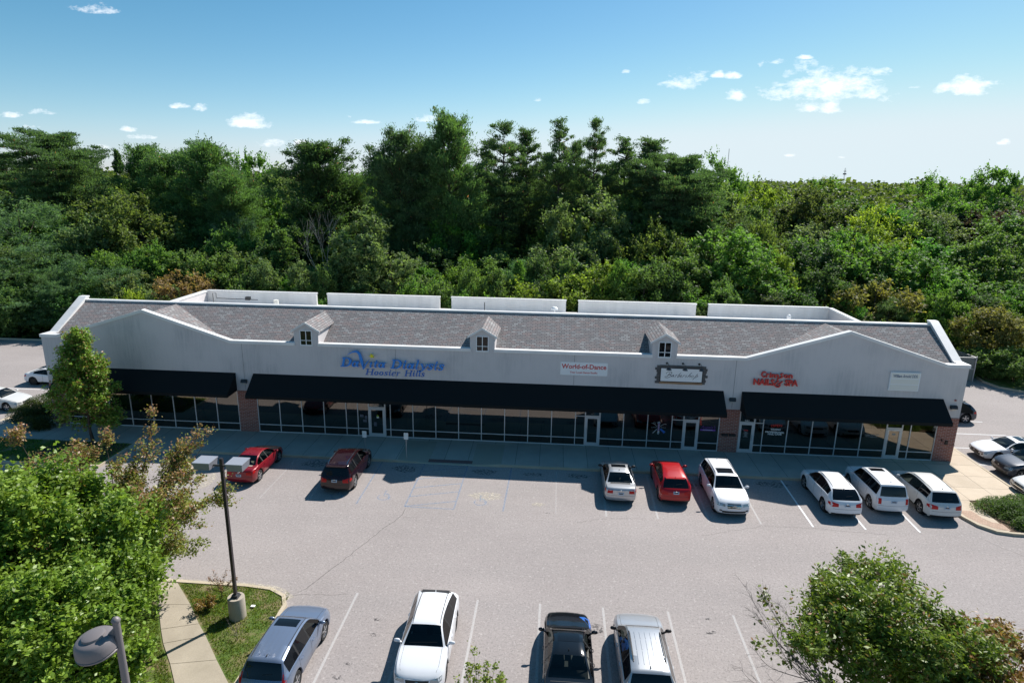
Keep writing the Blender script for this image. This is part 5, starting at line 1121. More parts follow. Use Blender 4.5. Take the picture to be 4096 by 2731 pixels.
def build_cars():
    make_car('parked_sedan', 'metallic red sedan parked nose in, leftmost car facing the building', 'sedan', 4.49, 1.75, 'red_paint', (-13.3, -5.62), 90, 2.70, hs=1.0, badge='oval', priv=False, seats='seat_tan', trim='body')
    make_car('parked_suv', 'dark maroon suv with silver roof rails parked nose in', 'suv', 4.76, 1.89, 'maroon_paint', (-7.42, -5.85), 90, 2.78, hs=1.0, rails='chrome', badge='oval', rim='rim', spoiler=True)
    make_car('parked_sedan', 'silver sedan with sunroof parked nose in beside the red crossover', 'sedan', 4.53, 1.82, 'silver_paint', (9.0, -5.60), 90, 2.76, hs=.985, sunroof=(.46, .56, .42), badge='round', priv=False, trim='body', mirror='black')
    make_car('parked_crossover', 'bright red crossover parked nose in between two light cars', 'crossover', 4.40, 1.81, 'bright_red_paint', (12.1, -5.50), 90, 2.67, badge='oval', spoiler=True, rim='rim_dark')
    make_car('parked_suv', 'white suv with chrome grille star facing the camera by the building', 'suv', 4.82, 1.93, 'white_paint', (15.02, -6.30), -89, 2.92, hs=1.03, sunroof=(.44, .56, .46), rails='flush', badge='star', grille='chrome', trim='body')
    make_car('parked_crossover', 'white crossover with large dark glass roof, left of the white row', 'crossover', 4.65, 1.84, 'white_paint', (21.2, -5.92), 90.5, 2.73, hs=1.02, sunroof=(.45, .74, .50), rails='flush', badge='oval', rim='rim')
    make_car('parked_suv', 'boxy white suv with sunroof, middle of the white row', 'boxy', 4.44, 1.84, 'white_paint', (24.0, -5.35), 90, 2.69, sunroof=(.43, .53, .40), rails='flush', tail='box', ribs=4, trim='body')
    make_car('parked_suv', 'rounded white suv with dark rear glass, right end of the white row', 'suv', 4.77, 1.84, 'pearl_paint', (26.6, -5.58), 90, 2.86, rails='flush', badge='oval', ribs=4)
    make_car('parked_coupe', 'white two door coupe with sunroof in the lot right of the building', 'coupe', 4.80, 1.85, 'white_paint', (36.15, 1.40), 180, 2.72, sunroof=(.52, .62, .42), badge='oval', priv=False, trim='body')
    make_car('parked_crossover', 'dark grey crossover beside the white coupe in the right lot', 'suv', 4.53, 1.82, 'grey_paint', (35.75, -1.35), 180, 2.62, badge='oval')
    make_car('parked_sedan', 'long white sedan with chrome grille nearest the shrubs in the right lot', 'sedan', 5.47, 1.98, 'pearl_paint', (35.6, -4.15), 180, 2.99, hs=1.03, grille='chrome', priv=False, trim='body')
    make_car('parked_crossover', 'slate crossover mostly hidden behind the right side awning', 'crossover', 4.4, 1.8, 'slate_paint', (35.75, 8.70), 180, 2.65)
    make_car('parked_coupe', 'white coupe seen from behind past the left corner of the building', 'coupe', 4.65, 1.82, 'white_paint', (-38.35, 9.05), 0, 2.85, rim='rim_dark')
    make_car('parked_wagon', 'white sedan with chrome grille cut by the left edge of the picture', 'sedan', 4.86, 1.84, 'pearl_paint', (-38.2, 2.95), 0, 2.88, grille='chrome', trim='body', priv=False, hs=1.03)
    make_car('parked_car', 'red car almost hidden behind the left corner of the building', 'crossover', 4.5, 1.8, 'red_paint', (-40.55, 14.0), 0, 2.7)
    make_car('parked_suv', 'pale blue suv with ribbed roof and sunroof beside the grass island', 'suv', 4.56, 1.82, 'blue_silver_paint', (-4.66, -21.10), 89, 2.62, sunroof=(.43, .53, .43), tail='tall', ribs=4, badge='oval', trim='body', rails='flush')
    make_car('parked_crossover', 'white crossover facing the camera in the front row', 'crossover', 4.74, 1.855, 'white_paint', (.48, -20.10), -89, 2.69, rails='flush', spoiler='black', badge='oval', trim='black', rim='rim_dark')
    make_car('parked_sedan', 'black sedan with sunroof and blue right fender in the front row', 'sedan', 4.85, 1.84, 'black_paint', (5.83, -20.55), 90, 2.80, sunroof=(.455, .555, .40), priv=False, trim='body', mirror='black_paint')
    make_car('parked_suv', 'silver suv with ribbed roof and black rails in the front row', 'suv', 4.68, 1.89, 'silver_paint', (8.62, -20.42), 90, 2.70, rails='short', ribs=5, mirror='black', trim='body')
build_cars()
# blue fender panel of the black sedan
for o in [x for x in SC.objects if x.name.startswith('parked_sedan') and x.get('label', '').startswith('black sedan')]:
    body = [c for c in SC.objects if c.parent == o and c.name.startswith('body')][0]
    me = body.data; bv = BVHTree.FromPolygons([v.co for v in me.vertices], [tuple(p.vertices) for p in me.polygons]); b = MB()
    nx, ny = 8, 4; vs = []
    for j in range(ny+1):
        for i in range(nx+1):
            x = 1.95-.8*i/nx; z = .62+.34*j/ny; h = bv.ray_cast(Vector((x, -2.6, z+.55)), Vector((0, 1, -.33)).normalized()); vs.append(tuple(h[0]+Vector((0, -.005, .003))) if h[0] else (x, -.9, z))
    b.v = vs; b.f = [(j*(nx+1)+i, j*(nx+1)+i+1, (j+1)*(nx+1)+i+1, (j+1)*(nx+1)+i) for j in range(ny) for i in range(nx)]
    f = b.build('fender', M['bluefender'], o, smooth=60); f['label'] = 'bright blue replacement fender'
# ------------------------------------------------------------------ vegetation
def quads_mesh(name, C, U, Vv, rnd, m, tri=False):
    """leaf faces: centres C, half axes U (along) and Vv (across); rhombus leaves"""
    n = len(C); P = np.empty((n, 4, 3), 'f'); P[:, 0] = C-U; P[:, 1] = C+Vv-U*.1; P[:, 2] = C+U; P[:, 3] = C-Vv-U*.1
    me = bpy.data.meshes.new(name); me.vertices.add(n*4); me.vertices.foreach_set('co', P.ravel())
    me.loops.add(n*4); me.loops.foreach_set('vertex_index', np.arange(n*4, dtype=np.int32)); me.polygons.add(n)
    me.polygons.foreach_set('loop_start', np.arange(0, n*4, 4, dtype=np.int32)); me.polygons.foreach_set('loop_total', np.full(n, 4, np.int32))
    a = me.color_attributes.new('rnd', 'FLOAT_COLOR', 'CORNER'); col = np.ones((n, 4), 'f'); col[:, :3] = rnd; a.data.foreach_set('color', np.repeat(col, 4, axis=0).ravel())
    me.materials.append(m); me.update(); me.validate(); return me
def unit(v): return v/(np.linalg.norm(v, axis=-1, keepdims=True)+1e-9)
def leaves(g, C, size, aspect=.5, up=.35, cl=None, red=.0):
    n = len(C); U = unit(g.normal(size=(n, 3))*np.array([1, 1, .55])+np.array([0, 0, -.15])); N = unit(g.normal(size=(n, 3))+np.array([0, 0, up*3])); Vv = unit(np.cross(N, U))
    s = size*g.uniform(.65, 1.35, (n, 1))/2
    r = np.stack([g.uniform(0, 1, n), g.uniform(0, 1, n), (g.uniform(0, 1, n) < red).astype('f')*g.uniform(.4, 1, n)], 1)
    if cl is not None: r[:, 0] = .45*r[:, 0]+.55*cl
    return U*s, Vv*s*aspect, r
def crown_broad(seed, h, rad, nclump, per, lsize, base=.2, flat=1.0, shape='round', clump_r=.24, red=0., m='leaf', aspect=.55, hollow=.55):
    g = np.random.default_rng(seed); C = []; K = []; cen = []
    zb = h*base; rz = (h-zb)/2; zc = zb+rz
    k = 0
    while len(cen) < nclump and k < 9000:
        k += 1; p = g.uniform(-1, 1, 3); r = np.linalg.norm(p)
        if r > 1 or r < hollow: continue
        if shape == 'cone':
            t = (p[2]+1)/2; w = (1-t)**.75*1.05+.06; q = np.array([p[0]*w*rad, p[1]*w*rad, zb+t*(h-zb)*.97])
        elif shape == 'oval':
            t = (p[2]+1)/2; w = math.sin(math.pi*min(1, .10+.90*(1-t)**.8))**.6; q = np.array([p[0]*w*rad, p[1]*w*rad, zb+t*(h-zb)*.97])
        else:
            lob = 1+.22*math.sin(3*math.atan2(p[1], p[0])+seed)+.12*math.sin(5*math.atan2(p[1], p[0])*1.0+2*seed+3*p[2])
            q = np.array([p[0]*rad*lob, p[1]*rad*lob, zc+p[2]*rz*.94])
        cen.append(q)
    for q in cen:
        cr = clump_r*rad*g.uniform(.6, 1.4); n = int(per*g.uniform(.6, 1.4)); nt = max(5, n//16); out = unit(q-np.array([0, 0, zc*.75])); kk = g.uniform(0, 1)
        tw = unit(g.normal(size=(nt, 3))*np.array([1, 1, .8*flat])+out*.75+np.array([0, 0, .40*flat])); ln = cr*g.uniform(.55, 1.45, (nt, 1)); i = g.integers(0, nt, n); f = g.uniform(.12, 1.0, (n, 1))**.7
        P = q-out*cr*.25+tw[i]*ln[i]*f*np.array([1, 1, .55+.45*flat])+g.normal(size=(n, 3))*cr*.11
        C.append(P); K.append(np.clip(kk+g.normal(0, .12, n), 0, 1))
    C = np.concatenate(C); K = np.concatenate(K); U, V_, r = leaves(g, C, lsize, aspect, cl=K, red=red)
    me = quads_mesh('crown', C, U, V_, r, M[m]); return me, cen
def limbs(seed, h, cen, r0, nl=14, lean=0, m='bark', start=.25, bend=.15):
    g = np.random.default_rng(seed+99); b = MB(); N = 7; pts = [Vector((lean*(i/N)**2+g.uniform(-.02, .02)*h*(i > 0), g.uniform(-.02, .02)*h*(i > 0), h*.9*i/N)) for i in range(N+1)]
    b.tube(pts, [r0*(1.35 if i == 0 else 1)*(1-.85*i/N) for i in range(N+1)], 7)
    idx = g.permutation(len(cen))[:nl]
    for i in idx:
        q = Vector(cen[i]); z0 = min(max(h*start, q.z-.75*math.hypot(q.x, q.y)-.1*h), h*.82); u = z0/(h*.9)*N; k = int(u); f = u-k; s = pts[min(k, N)].lerp(pts[min(k+1, N)], f)
        rs = r0*(1-.85*u/N)*.55; mid = s.lerp(q, .5)+Vector((g.uniform(-1, 1), g.uniform(-1, 1), g.uniform(-.2, 1)))*bend*(q-s).length*.5
        b.tube([s, s.lerp(mid, .6), mid, q], [rs, rs*.8, rs*.6, rs*.25], 5, False)
    return b
def crown_pine(seed, h, rad, start=.35, tiers=22, per=7, tuft=46, sz=.42, top='flat', droop=.0, layer=.35, m='needle', fill=.35, ragged=.45):
    g = np.random.default_rng(seed); C = []; K = []; br = []
    for t in sorted(g.uniform(0, 1, int(tiers*2.6))**(.85)):
        z = h*(start+(1-start)*.98*t)
        if top == 'flat': w = (math.sin(math.pi*(.20+.74*t)))**.8*(1-.35*max(0, t-.7)/.3)
        elif top == 'cone': w = (1-t)**.75+.05
        else: w = math.sqrt(max(0, 1-(t*1.0)**2.6))*.92+.10
        nb = max(1, int(per/2.6*g.uniform(.4, 1.6)+.5))
        a0 = g.uniform(0, 6.28)
        for k in range(nb):
            a = a0+2*math.pi*k/nb+g.uniform(-.35, .35); ln = rad*w*g.uniform(1-ragged, 1.1); e = g.uniform(-.02, .42)-droop*(1-t)+(.45*t if top != 'flat' else .22*t)
            d = np.array([math.cos(a), math.sin(a), e]); ln *= 1+.30*math.sin(a*2+seed+z*.35); s = np.array([0, 0, z+g.uniform(-.5, .5)*h*(1-start)/tiers*2.2]); br.append((s, s+d*ln))
            nt = max(2, int(3*ln/ (rad*.5)))
            for q in range(nt):
                f = g.uniform(fill, 1.05); side = np.array([-math.sin(a), math.cos(a), 0])*g.normal(0, .16)*ln; c = s+d*ln*f+side+np.array([0, 0, .05*ln*f*f]); n = int(tuft*g.uniform(.6, 1.4)); R_ = g.uniform(.35, 1.0)*rad*.19
                P = c+g.normal(size=(n, 3))*np.array([R_, R_, R_*layer])*.62; C.append(P); K.append(np.full(n, g.uniform()))
    C = np.concatenate(C); K = np.concatenate(K); n = len(C); ax = C*np.array([1, 1, 0]); U = unit(unit(ax)*.7+g.normal(size=(n, 3))*.6+np.array([0, 0, .75])); N = unit(g.normal(size=(n, 3))); Vv = unit(np.cross(N, U)); s = sz*g.uniform(.6, 1.4, (n, 1))/2
    r = np.stack([.4*g.uniform(0, 1, n)+.6*K, g.uniform(0, 1, n), (g.uniform(0, 1, n) < .006).astype('f')], 1)
    me = quads_mesh('crown', C, U*s, Vv*s*.30, r, M[m]); b = MB(); N_ = 6
    b.tube([(0, 0, h*.99*i/N_) for i in range(N_+1)], [h*.0125*(1.2-1.08*i/N_) for i in range(N_+1)], 7)
    for s_, e_ in br:
        s_, e_ = Vector(s_), Vector(e_); b.tube([s_, s_.lerp(e_, .55)+Vector((0, 0, -.02*rad)), e_], [h*.0035, h*.0022, h*.001], 4, False)
    g2 = random.Random(seed)
    for k in range(8):
        z = h*start*g2.uniform(.45, 1); a = g2.uniform(0, 6.28); l_ = rad*g2.uniform(.2, .6); b.tube([(0, 0, z), (l_*math.cos(a), l_*math.sin(a), z+l_*g2.uniform(-.2, .2))], [h*.002, h*.0007], 4, False)
    return me, b
PROTO = {}
def proto(key, me, b, h, rad, bark='bark'):
    tm = bpy.data.meshes.new('trunk'); tm.from_pydata(b.v, [], b.f); tm.materials.append(M[bark])
    for p in tm.polygons: p.use_smooth = True
    PROTO[key] = (me, tm, h, rad)
def mk(key, h, rad, seed, r0=.18, bark='bark', nl=12, **kw):
    me, cen = crown_broad(seed, h, rad, **kw); b = limbs(seed, h, cen, r0, nl); proto(key, me, b, h, rad, bark)
for i in range(3): mk('round%d' % i, 13, 4.6, 10+i, nclump=95, per=210, lsize=.34, base=.12, r0=.22)
for i in range(2): mk('wide%d' % i, 12, 6.0, 20+i, nclump=120, per=200, lsize=.35, base=.15, r0=.25, clump_r=.19)
for i in range(2): mk('cone%d' % i, 7, 1.9, 30+i, nclump=60, per=170, lsize=.24, base=.05, shape='cone', clump_r=.30, r0=.08, nl=6)
for i in range(2): mk('shrub%d' % i, 6, 3.2, 40+i, nclump=70, per=180, lsize=.25, base=.02, clump_r=.27, r0=.08)
for i in range(2): mk('oval%d' % i, 10, 3.4, 50+i, nclump=90, per=190, lsize=.29, base=.06, shape='oval', clump_r=.27, r0=.14)
for i in range(2): mk('feather%d' % i, 11, 5.5, 60+i, nclump=150, per=210, lsize=.30, base=.05, flat=.5, clump_r=.20, r0=.2, aspect=.22)
for i in range(3):
    me, b = crown_pine(70+i, 24, 4.6, start=.42-.06*i, tiers=20, per=5, tuft=90, sz=.34, top='flat', layer=.42, ragged=.6); proto('pine%d' % i, me, b, 24, 4.6)
for i in range(2):
    me, b = crown_pine(80+i, 20, 5, start=.16, tiers=36, per=8, tuft=90, sz=.34, top='dome', layer=.62, ragged=.50); proto('dense%d' % i, me, b, 20, 5)
me, b = crown_pine(90, 12, 2.4, start=.08, tiers=24, per=8, tuft=50, sz=.34, top='cone', droop=.15, layer=.4, ragged=.2); proto('fir0', me, b, 12, 2.4)
me, b = crown_pine(95, 22, 8.2, start=.30, tiers=22, per=9, tuft=170, sz=.36, top='flat', layer=.20, ragged=.5); proto('spread0', me, b, 22, 8.2)
TREES = {}
rt = random.Random(21)
def tree(key, x, y, h, w, col, lab, group=None, name='tree', cat='tree', rz=None, lean=0):
    me, tm, h0, r0 = PROTO[key]
    t = empty(name, (x, y, -.05), rt.uniform(0, 6.28) if rz is None else rz, lab, cat, group); sx = w/(2*r0); sz = h/h0
    t.scale = (sx, sx, sz)
    c = bpy.data.objects.new('crown', me); COL.objects.link(c); c.parent = t; c.color = (*col, 1)
    k = bpy.data.objects.new('trunk', tm); COL.objects.link(k); k.parent = t
    return t
# tones (real leaf albedos)
T_PINE = (0.075,0.133,0.070); T_PINE2 = (0.090,0.167,0.071); T_BLUE = (0.092,0.175,0.105); T_GRN = (0.105,0.208,0.058); T_MID = (0.107,0.182,0.069); T_YEL = (0.168,0.245,0.053); T_OLV = (0.110,0.158,0.060); T_SIL = (0.131,0.197,0.105); T_DRK = (0.060,0.112,0.050); T_ORG = (0.172,0.172,0.069); T_RED = (0.222,0.162,0.099); T_BRN = (0.086,0.116,0.055); T_PUR = (0.051,0.038,0.041); T_LIM = (0.219,0.301,0.055)
def put(px, py, Y, key, w, col, lab, name='tree', group=None, hmin=3, cat='tree'):
    P = at(px, py, Y); h = max(P.z+.05, hmin)*(.965 if key[:4] in ('pine', 'dens', 'spre') else .985)
    return tree(key, P.x, Y, h, w, col, lab, group, name, cat)
def build_wood():
    G1 = 'open crowned pines in the wood behind the building'; G2 = 'dense pines in the wood behind the building'
    L = [ # pines
     (120,292,55,'spread0',15,T_PINE,'broad flat topped pine standing clear against the sky at far left'), (8,345,62,'pine1',10,T_PINE,'pine cut by the left edge beside the broad flat topped pine'), (205,372,66,'pine0',9,T_PINE,'thin pine right behind the broad flat topped pine'),
     (1158,273,50,'pine0',8.5,T_PINE,'tall pine at the left end of the bare trunked pine row'), (1212,287,54,'pine1',6.5,T_PINE,'second tall pine of the bare trunked row'), (1288,266,52,'pine2',7.5,T_PINE,'third tall pine of the bare trunked row, one of its two highest'),
     (1370,264,54,'pine0',6,T_PINE,'narrow pine with the highest tip at the right of the bare trunked row'), (1325,318,60,'pine1',7,T_PINE,'lower pine between the two highest tips of the row'), (1440,309,55,'pine2',9,T_PINE,'bushy pine just right of the narrow highest pine'), (1502,310,52,'pine1',10,T_PINE,'wide topped pine right of the tall row'),
     (1572,345,49,'spread0',12,T_PINE,'leaning flat topped pine with a branch reaching right over the sky'), (1118,318,57,'pine2',7,T_PINE,'small pine behind the left end of the bare trunked row'), (1610,395,46,'pine0',9,T_PINE,'lower pine at the right end of the pine group'), (1255,345,62,'pine2',8,T_PINE,'shaded pine behind the middle of the tall row'), (1400,370,64,'pine1',9,T_PINE,'shaded pine low behind the narrow highest pine'),
     (1080,380,62,'pine0',8,T_PINE,'shaded pine low between the bristly and bare trunked pines'),
     (918,296,46,'dense0',9,T_PINE,'tall dark pine at the left of the bristly pair'), (1030,269,46,'dense1',9.5,T_PINE2,'tallest bristly pine with upswept branches left of the centre'), (972,345,50,'dense0',8,T_DRK,'dark pine between the bristly pair'),
     (470,332,52,'dense1',11,T_PINE2,'big rounded pine with a bare lower trunk in the left half'), (395,350,55,'dense0',10,T_PINE2,'rounded pine left of the big bare trunked one'), (330,338,60,'dense1',10,T_PINE2,'rounded pine at the left end of the rounded pine group'), (520,392,48,'dense0',9.5,T_PINE2,'lower rounded pine leaning right of the group'),
     (730,330,48,'dense1',12,T_DRK,'large dark domed pine with fringed outline'), (268,348,70,'fir0',4,T_DRK,'small dark spruce with drooping tiers beside the rounded pines'), (790,400,52,'dense0',9,T_DRK,'dark pine tucked right of the large domed pine'), (560,410,60,'dense0',8,T_DRK,'dark pine in the gap between rounded pines and round oak'),
     # deciduous behind
     (575,326,78,'round0',9,T_GRN,'round topped oak rising behind the rounded pines'), (462,322,84,'round1',10,T_DRK,'dark oak top just above the rounded pines'), (640,362,70,'round2',10,T_SIL,'pale broadleaf tree left of the domed pine'), (838,372,80,'round0',11,T_GRN,'round treetop in the gap right of the domed pine'),
     (800,392,88,'wide0',10,T_GRN,'distant treetop peeping left of the tall dark pine'), (862,440,66,'round1',8,T_YEL,'yellow green tree lit between the domed pine and the tall dark pine'),
     (1640,356,76,'round1',8.5,T_GRN,'rough topped tree against the sky right of the pines'), (1612,372,84,'round2',7,T_GRN,'small treetop just left of the rough topped tree'), (1694,382,90,'oval0',7,T_GRN,'upright treetop right of the rough topped tree'), (1660,430,58,'wide0',12,T_SIL,'pale lobed tree standing right of the pine group'),
     (250,430,44,'round0',9,T_OLV,'olive tree beside the trunk of the broad pine'), (315,440,42,'wide1',13,T_OLV,'large olive tree with yellow tinged top left of the rounded pines'), (215,480,38,'round2',8,T_SIL,'pale green tree below the broad pine'),
     (30,440,38,'feather0',15,T_BLUE,'large feathery bluish tree at the left edge'), (110,545,33,'feather1',13,T_BLUE,'feathery bluish tree below the broad pine'), (25,600,29,'feather0',9,T_BLUE,'low feathery tree at the left edge by the rear kerb'), (215,575,31,'feather0',11,T_BLUE,'feathery tree above the left end of the roof'), (130,640,27,'feather1',10,T_BLUE,'lowest feathery tree beside the roof end'), (8,560,31,'oval0',8,T_SIL,'pale upright tree cut by the left edge'), (270,610,28,'feather1',8,T_BLUE,'feathery tree just behind the roof end'),
     (350,570,33,'round1',7,T_GRN,'green tree left of the reddish shrub'), (425,565,34,'round2',7,T_MID,'green tree behind the reddish shrub'), (480,568,32,'round0',6.5,T_MID,'green tree right of the reddish shrub'), (540,600,30,'wide0',6.5,T_MID,'arching green tree above the left roof screen'), (600,592,28,'oval0',3.8,T_SIL,'pale rounded sapling above the left roof screen'),
     (645,530,35,'fir0',5,T_MID,'tall young spruce above the left roof screen'), (688,598,28,'oval1',4.5,T_SIL,'pale oval tree right of the young spruce'), (742,605,27,'oval0',3,T_MID,'slim oval sapling above the gap in the screens'), (835,478,33,'oval1',8.5,T_SIL,'tall silvery green tree above the second roof screen'), (895,575,30,'round1',7,T_SIL,'silvery lower crown beside the tall silvery tree'),
     (955,622,27,'shrub0',5,T_GRN,'low green bush right of the silvery tree'), (1076,610,27,'oval0',3.2,T_MID,'slim sapling behind the middle dormer, left one'), (1135,606,27,'oval1',3.8,T_MID,'slim sapling behind the middle dormer, right one'), (1192,600,29,'fir0',3.5,T_GRN,'little spruce right of the two saplings'), (1237,578,31,'oval0',4.2,T_DRK,'dark rounded tree behind the yellow green bush'),
     (1255,632,27,'shrub1',8,T_YEL,'bright yellow green bush above the middle screen'), (1310,545,35,'round0',9,T_SIL,'broad pale tree behind the yellow green bush'), (1385,590,29,'round2',7.5,T_YEL,'yellow green tree left of the dark oval trees'), (1422,596,28,'oval1',3.6,T_GRN,'upright green sapling beside the yellow green tree'), (1486,606,27,'oval0',6,T_MID,'grey green oval tree above the fourth screen'), (1290,462,42,'oval1',6.5,T_SIL,'silvery tree in front of the pine trunks'),
     (1392,438,44,'round1',10,T_SIL,'silvery broad tree right of the pine trunks'), (1455,455,46,'wide1',10,T_MID,'grey green tree below the wide topped pine'), (1508,508,38,'wide0',9.5,T_OLV,'olive yellow tree below the pine group'), (1345,600,31,'shrub0',5,T_GRN,'green bush between the yellow green ones'),
     (1650,520,37,'wide1',14,T_GRN,'wide bright green tree above the right screens'), (1592,565,33,'round1',8,T_MID,'green tree at the left foot of the wide bright one'), (1790,576,33,'oval1',5.5,T_YEL,'yellow topped slender tree right of the wide bright one'), (1745,592,31,'round0',8,T_GRN,'bushy tree below the yellow topped one'), (1540,600,29,'shrub1',6,T_DRK,'dark bush above the gap before the last screen'),
     (1745,412,76,'wide0',13,T_YEL,'yellow green treetop in the middle distance at right'), (1838,432,64,'wide1',13,T_BRN,'thin brownish tree in the middle distance at right'), (1960,452,66,'wide0',13,T_DRK,'dark glossy tree in the middle distance at right'), (2025,472,52,'round1',9,T_LIM,'small yellow crowned tree amid dark ones at right'), (2000,505,46,'round2',8,T_YEL,'yellow green crown below the small yellow one'),
     (1860,545,44,'wide1',11,T_MID,'shaded tree above the right end of the roof'), (1935,525,41,'wide0',12,T_GRN,'bright crowned tree right of the shaded one'), (2045,545,40,'round0',10,T_GRN,'bright lobed tree above the orange shrub tree'), (1905,610,31,'oval1',6,T_DRK,'dark tree left of the orange tinted one'), (2022,632,30,'shrub0',8.5,T_ORG,'orange tinted round tree behind the right end of the roof'),
     (2140,585,35,'round2',10,T_GRN,'leafy green tree beside the orange tinted round tree'), (2110,500,56,'wide1',11,T_DRK,'dark glossy tree above the leafy green one'), (2180,430,80,'wide0',14,T_GRN,'broad oak on the skyline at right'), (2250,550,46,'wide0',11,T_MID,'spreading tree above the house'), (2335,535,44,'wide1',12,T_MID,'spreading tree cut by the right edge'),
     (2330,465,70,'round0',12,T_PUR,'dark purple leaved tree at the right edge'), (2290,382,95,'wide1',15,T_GRN,'highest treetop at the right edge of the skyline'), (2140,398,125,'wide0',14,T_GRN,'round treetop on the skyline left of the highest one'), (2240,660,30,'round1',6,T_DRK,'dark tree beside the bin enclosure'),
     (2300,705,24,'wide1',7.5,T_ORG,'orange tinted tree on the verge at the right edge'), (2265,805,20.5,'shrub1',4,T_MID,'low green bush on the verge right of the bin enclosure'), (2345,790,19.5,'shrub0',5,T_MID,'green bush below the orange tinted verge tree'), (2335,640,34,'round2',8,T_GRN,'glossy green tree behind the orange verge tree'),
     (425,612,27,'shrub0',7,T_RED,'reddish autumn shrub above the left end of the roof'), (312,660,25,'shrub1',4,T_LIM,'small bright yellow bush behind the roof ridge at left'), (370,650,25.5,'shrub1',4.5,T_SIL,'pale bush left of the reddish shrub'), (1905,395,170,'round0',15,T_GRN,'distant round treetop on the horizon at right'), (1080,650,25,'shrub0',5,T_GRN,'low bush in the second gap of the screens'), (1030,640,26,'shrub1',5,T_MID,'low bush between the silvery tree and the saplings'),
     (555,640,26,'shrub0',5,T_MID,'low bush right of the reddish shrub')]
    for px, py, Y, key, w, col, lab in L:
        nm = 'pine_tree' if key[:4] in ('pine', 'dens', 'spre') else ('spruce_tree' if key[:3] == 'fir' else ('shrub' if key[:5] == 'shrub' else 'broadleaf_tree'))
        put(px, py, Y, key, w, col, lab, nm, G1 if key[:4] == 'pine' else (G2 if key[:4] == 'dens' else None), cat='shrub' if nm == 'shrub' else 'tree')
    # filler trees of the wood; heights stay under the skyline of the named trees
    rg = random.Random(5); n = 0
    sky = [(-400,470),(0,420),(230,430),(280,400),(860,420),(1100,420),(1600,430),(1700,418),(2352,416),(2800,416)]
    kinds = [('round0',T_GRN), ('round1',T_MID), ('wide0',T_GRN), ('wide1',T_MID), ('oval0',T_MID), ('round2',T_DRK), ('wide0',T_MID), ('oval1',T_GRN), ('feather1',T_BLUE), ('round0',T_SIL), ('oval0',T_DRK), ('round1',T_DRK)]
    rows = [24.5, 28, 33, 39, 46, 54, 63, 73, 84, 97]
    for ri, Y in enumerate(rows):
        x = -48-Y*.85
        while x < 50+Y*1.05:
            st = [4.2, 4.8, 5.6, 6.5, 7.5, 8.5, 9.5, 10.5, 12, 13][ri]
            X = x+rg.uniform(-.25, .25)*st; YY = Y+rg.uniform(-.3, .3)*st; x += st*rg.uniform(.8, 1.25)
            key, col = kinds[rg.randrange(len(kinds))]
            if 41 < X < 60 and Y < 26: continue
            if 52 < X < 72 and 30 < Y < 64: 
                if rg.random() < .75: continue
            h = {0: rg.uniform(4.2, 6.0), 1: rg.uniform(5.5, 8), 2: rg.uniform(7.5, 10), 3: rg.uniform(9, 12), 4: rg.uniform(10, 13.5)}.get(ri, rg.uniform(12, 15.5))
            if ri == 0: key = rg.choice(['shrub0', 'shrub1', 'oval0'])
            pine = -2 < X < 40 and 2 < ri < 7
            w = st*rg.uniform(1.0, 1.35); 
            c = tuple(v*rg.uniform(.85, 1.15) for v in (T_DRK if pine and rg.random() < .7 else col))
            tone = 'dark' if (pine and c[1] < .09) or col == T_DRK else ('bluish' if col == T_BLUE else ('olive' if col == T_OLV else ('pale' if col == T_SIL else 'plain green')))
            side = 'left' if X < -15 else ('right' if X > 22 else 'middle')
            if ri == 0: nm, lab, gp, ct = 'shrub', 'one of the low bushes in the front fringe of the wood, %s part' % side, 'low bushes along the front of the wood, %s' % side, 'shrub'
            else: nm, lab, gp, ct = 'broadleaf_tree', 'one of the %s broadleaf trees filling the %s of the wood' % (tone, side), '%s filler trees, %s of the wood' % (tone, side), 'tree'
            t = tree(key, X, YY, h, w, c, lab, gp, nm, ct)
            n += 1
    print('filler trees', n)
    # trees that shade the rear road
    # dead tree
    def dead(name, x, y, h, w, lab, seed, m='bark_pale', n=70, thin=1):
        g = random.Random(seed); b = MB()
        def grow(p, d, l_, r_, lev):
            q = p+d*l_; b.tube([p, p.lerp(q, .5)+Vector((g.uniform(-1, 1), g.uniform(-1, 1), 0))*l_*.05, q], [r_, r_*.8, r_*.6], 5 if lev < 2 else 4, False)
            if lev >= 5: return
            for k in range(2 if lev < 1 else g.choice((2, 3, 3))):
                dd = (d+Vector((g.uniform(-1, 1), g.uniform(-1, 1), g.uniform(-.25, .7)))*w).normalized(); grow(q if k < 2 else p.lerp(q, .6), dd, l_*g.uniform(.6, .85), r_*.58, lev+1)
        grow(Vector((0, 0, 0)), Vector((0, 0, 1)), h*.30, h*.009*thin, 0)
        t = empty(name, (x, y, 0), 0, lab, 'tree'); b.build('trunk', M[m], t); return t
    P = at(735, 490, 34); dead('dead_tree', P.x, 34, P.z*1.05, .55, 'bare dead tree with pale branches in front of the dark domed pine', 4)
    P = at(2300, 375, 94); dead('dead_tree', P.x, 94, P.z, .55, 'bare twiggy top beside the highest treetop on the right skyline', 12, 'bark_grey')
    # ground cover under the wood, and the far wood
    g = np.random.default_rng(31); n = 60000; Y = 23.3+75*g.uniform(0, 1, n)**1.4; X = g.uniform(-1, 1, n)*(60+Y*.9); keep = ~((X > 39) & (X < 110) & (Y < 23.5)); keep &= ~((X > 40) & (X < 47) & (Y < 24)); X = X[keep]; Y = Y[keep]; n = len(X)
    C = np.stack([X, Y, g.uniform(0, 1, n)**2*(1.3+.03*(Y-23))], 1); U, V_, r = leaves(g, C, .6, .6); me = quads_mesh('undergrowth', C, U, V_, r, M['leaf']); o = bpy.data.objects.new('undergrowth', me); COL.objects.link(o); o.color = (.05,.085,.025,1); tag(o, 'dark green undergrowth below the trees of the wood', 'undergrowth', kind='stuff')
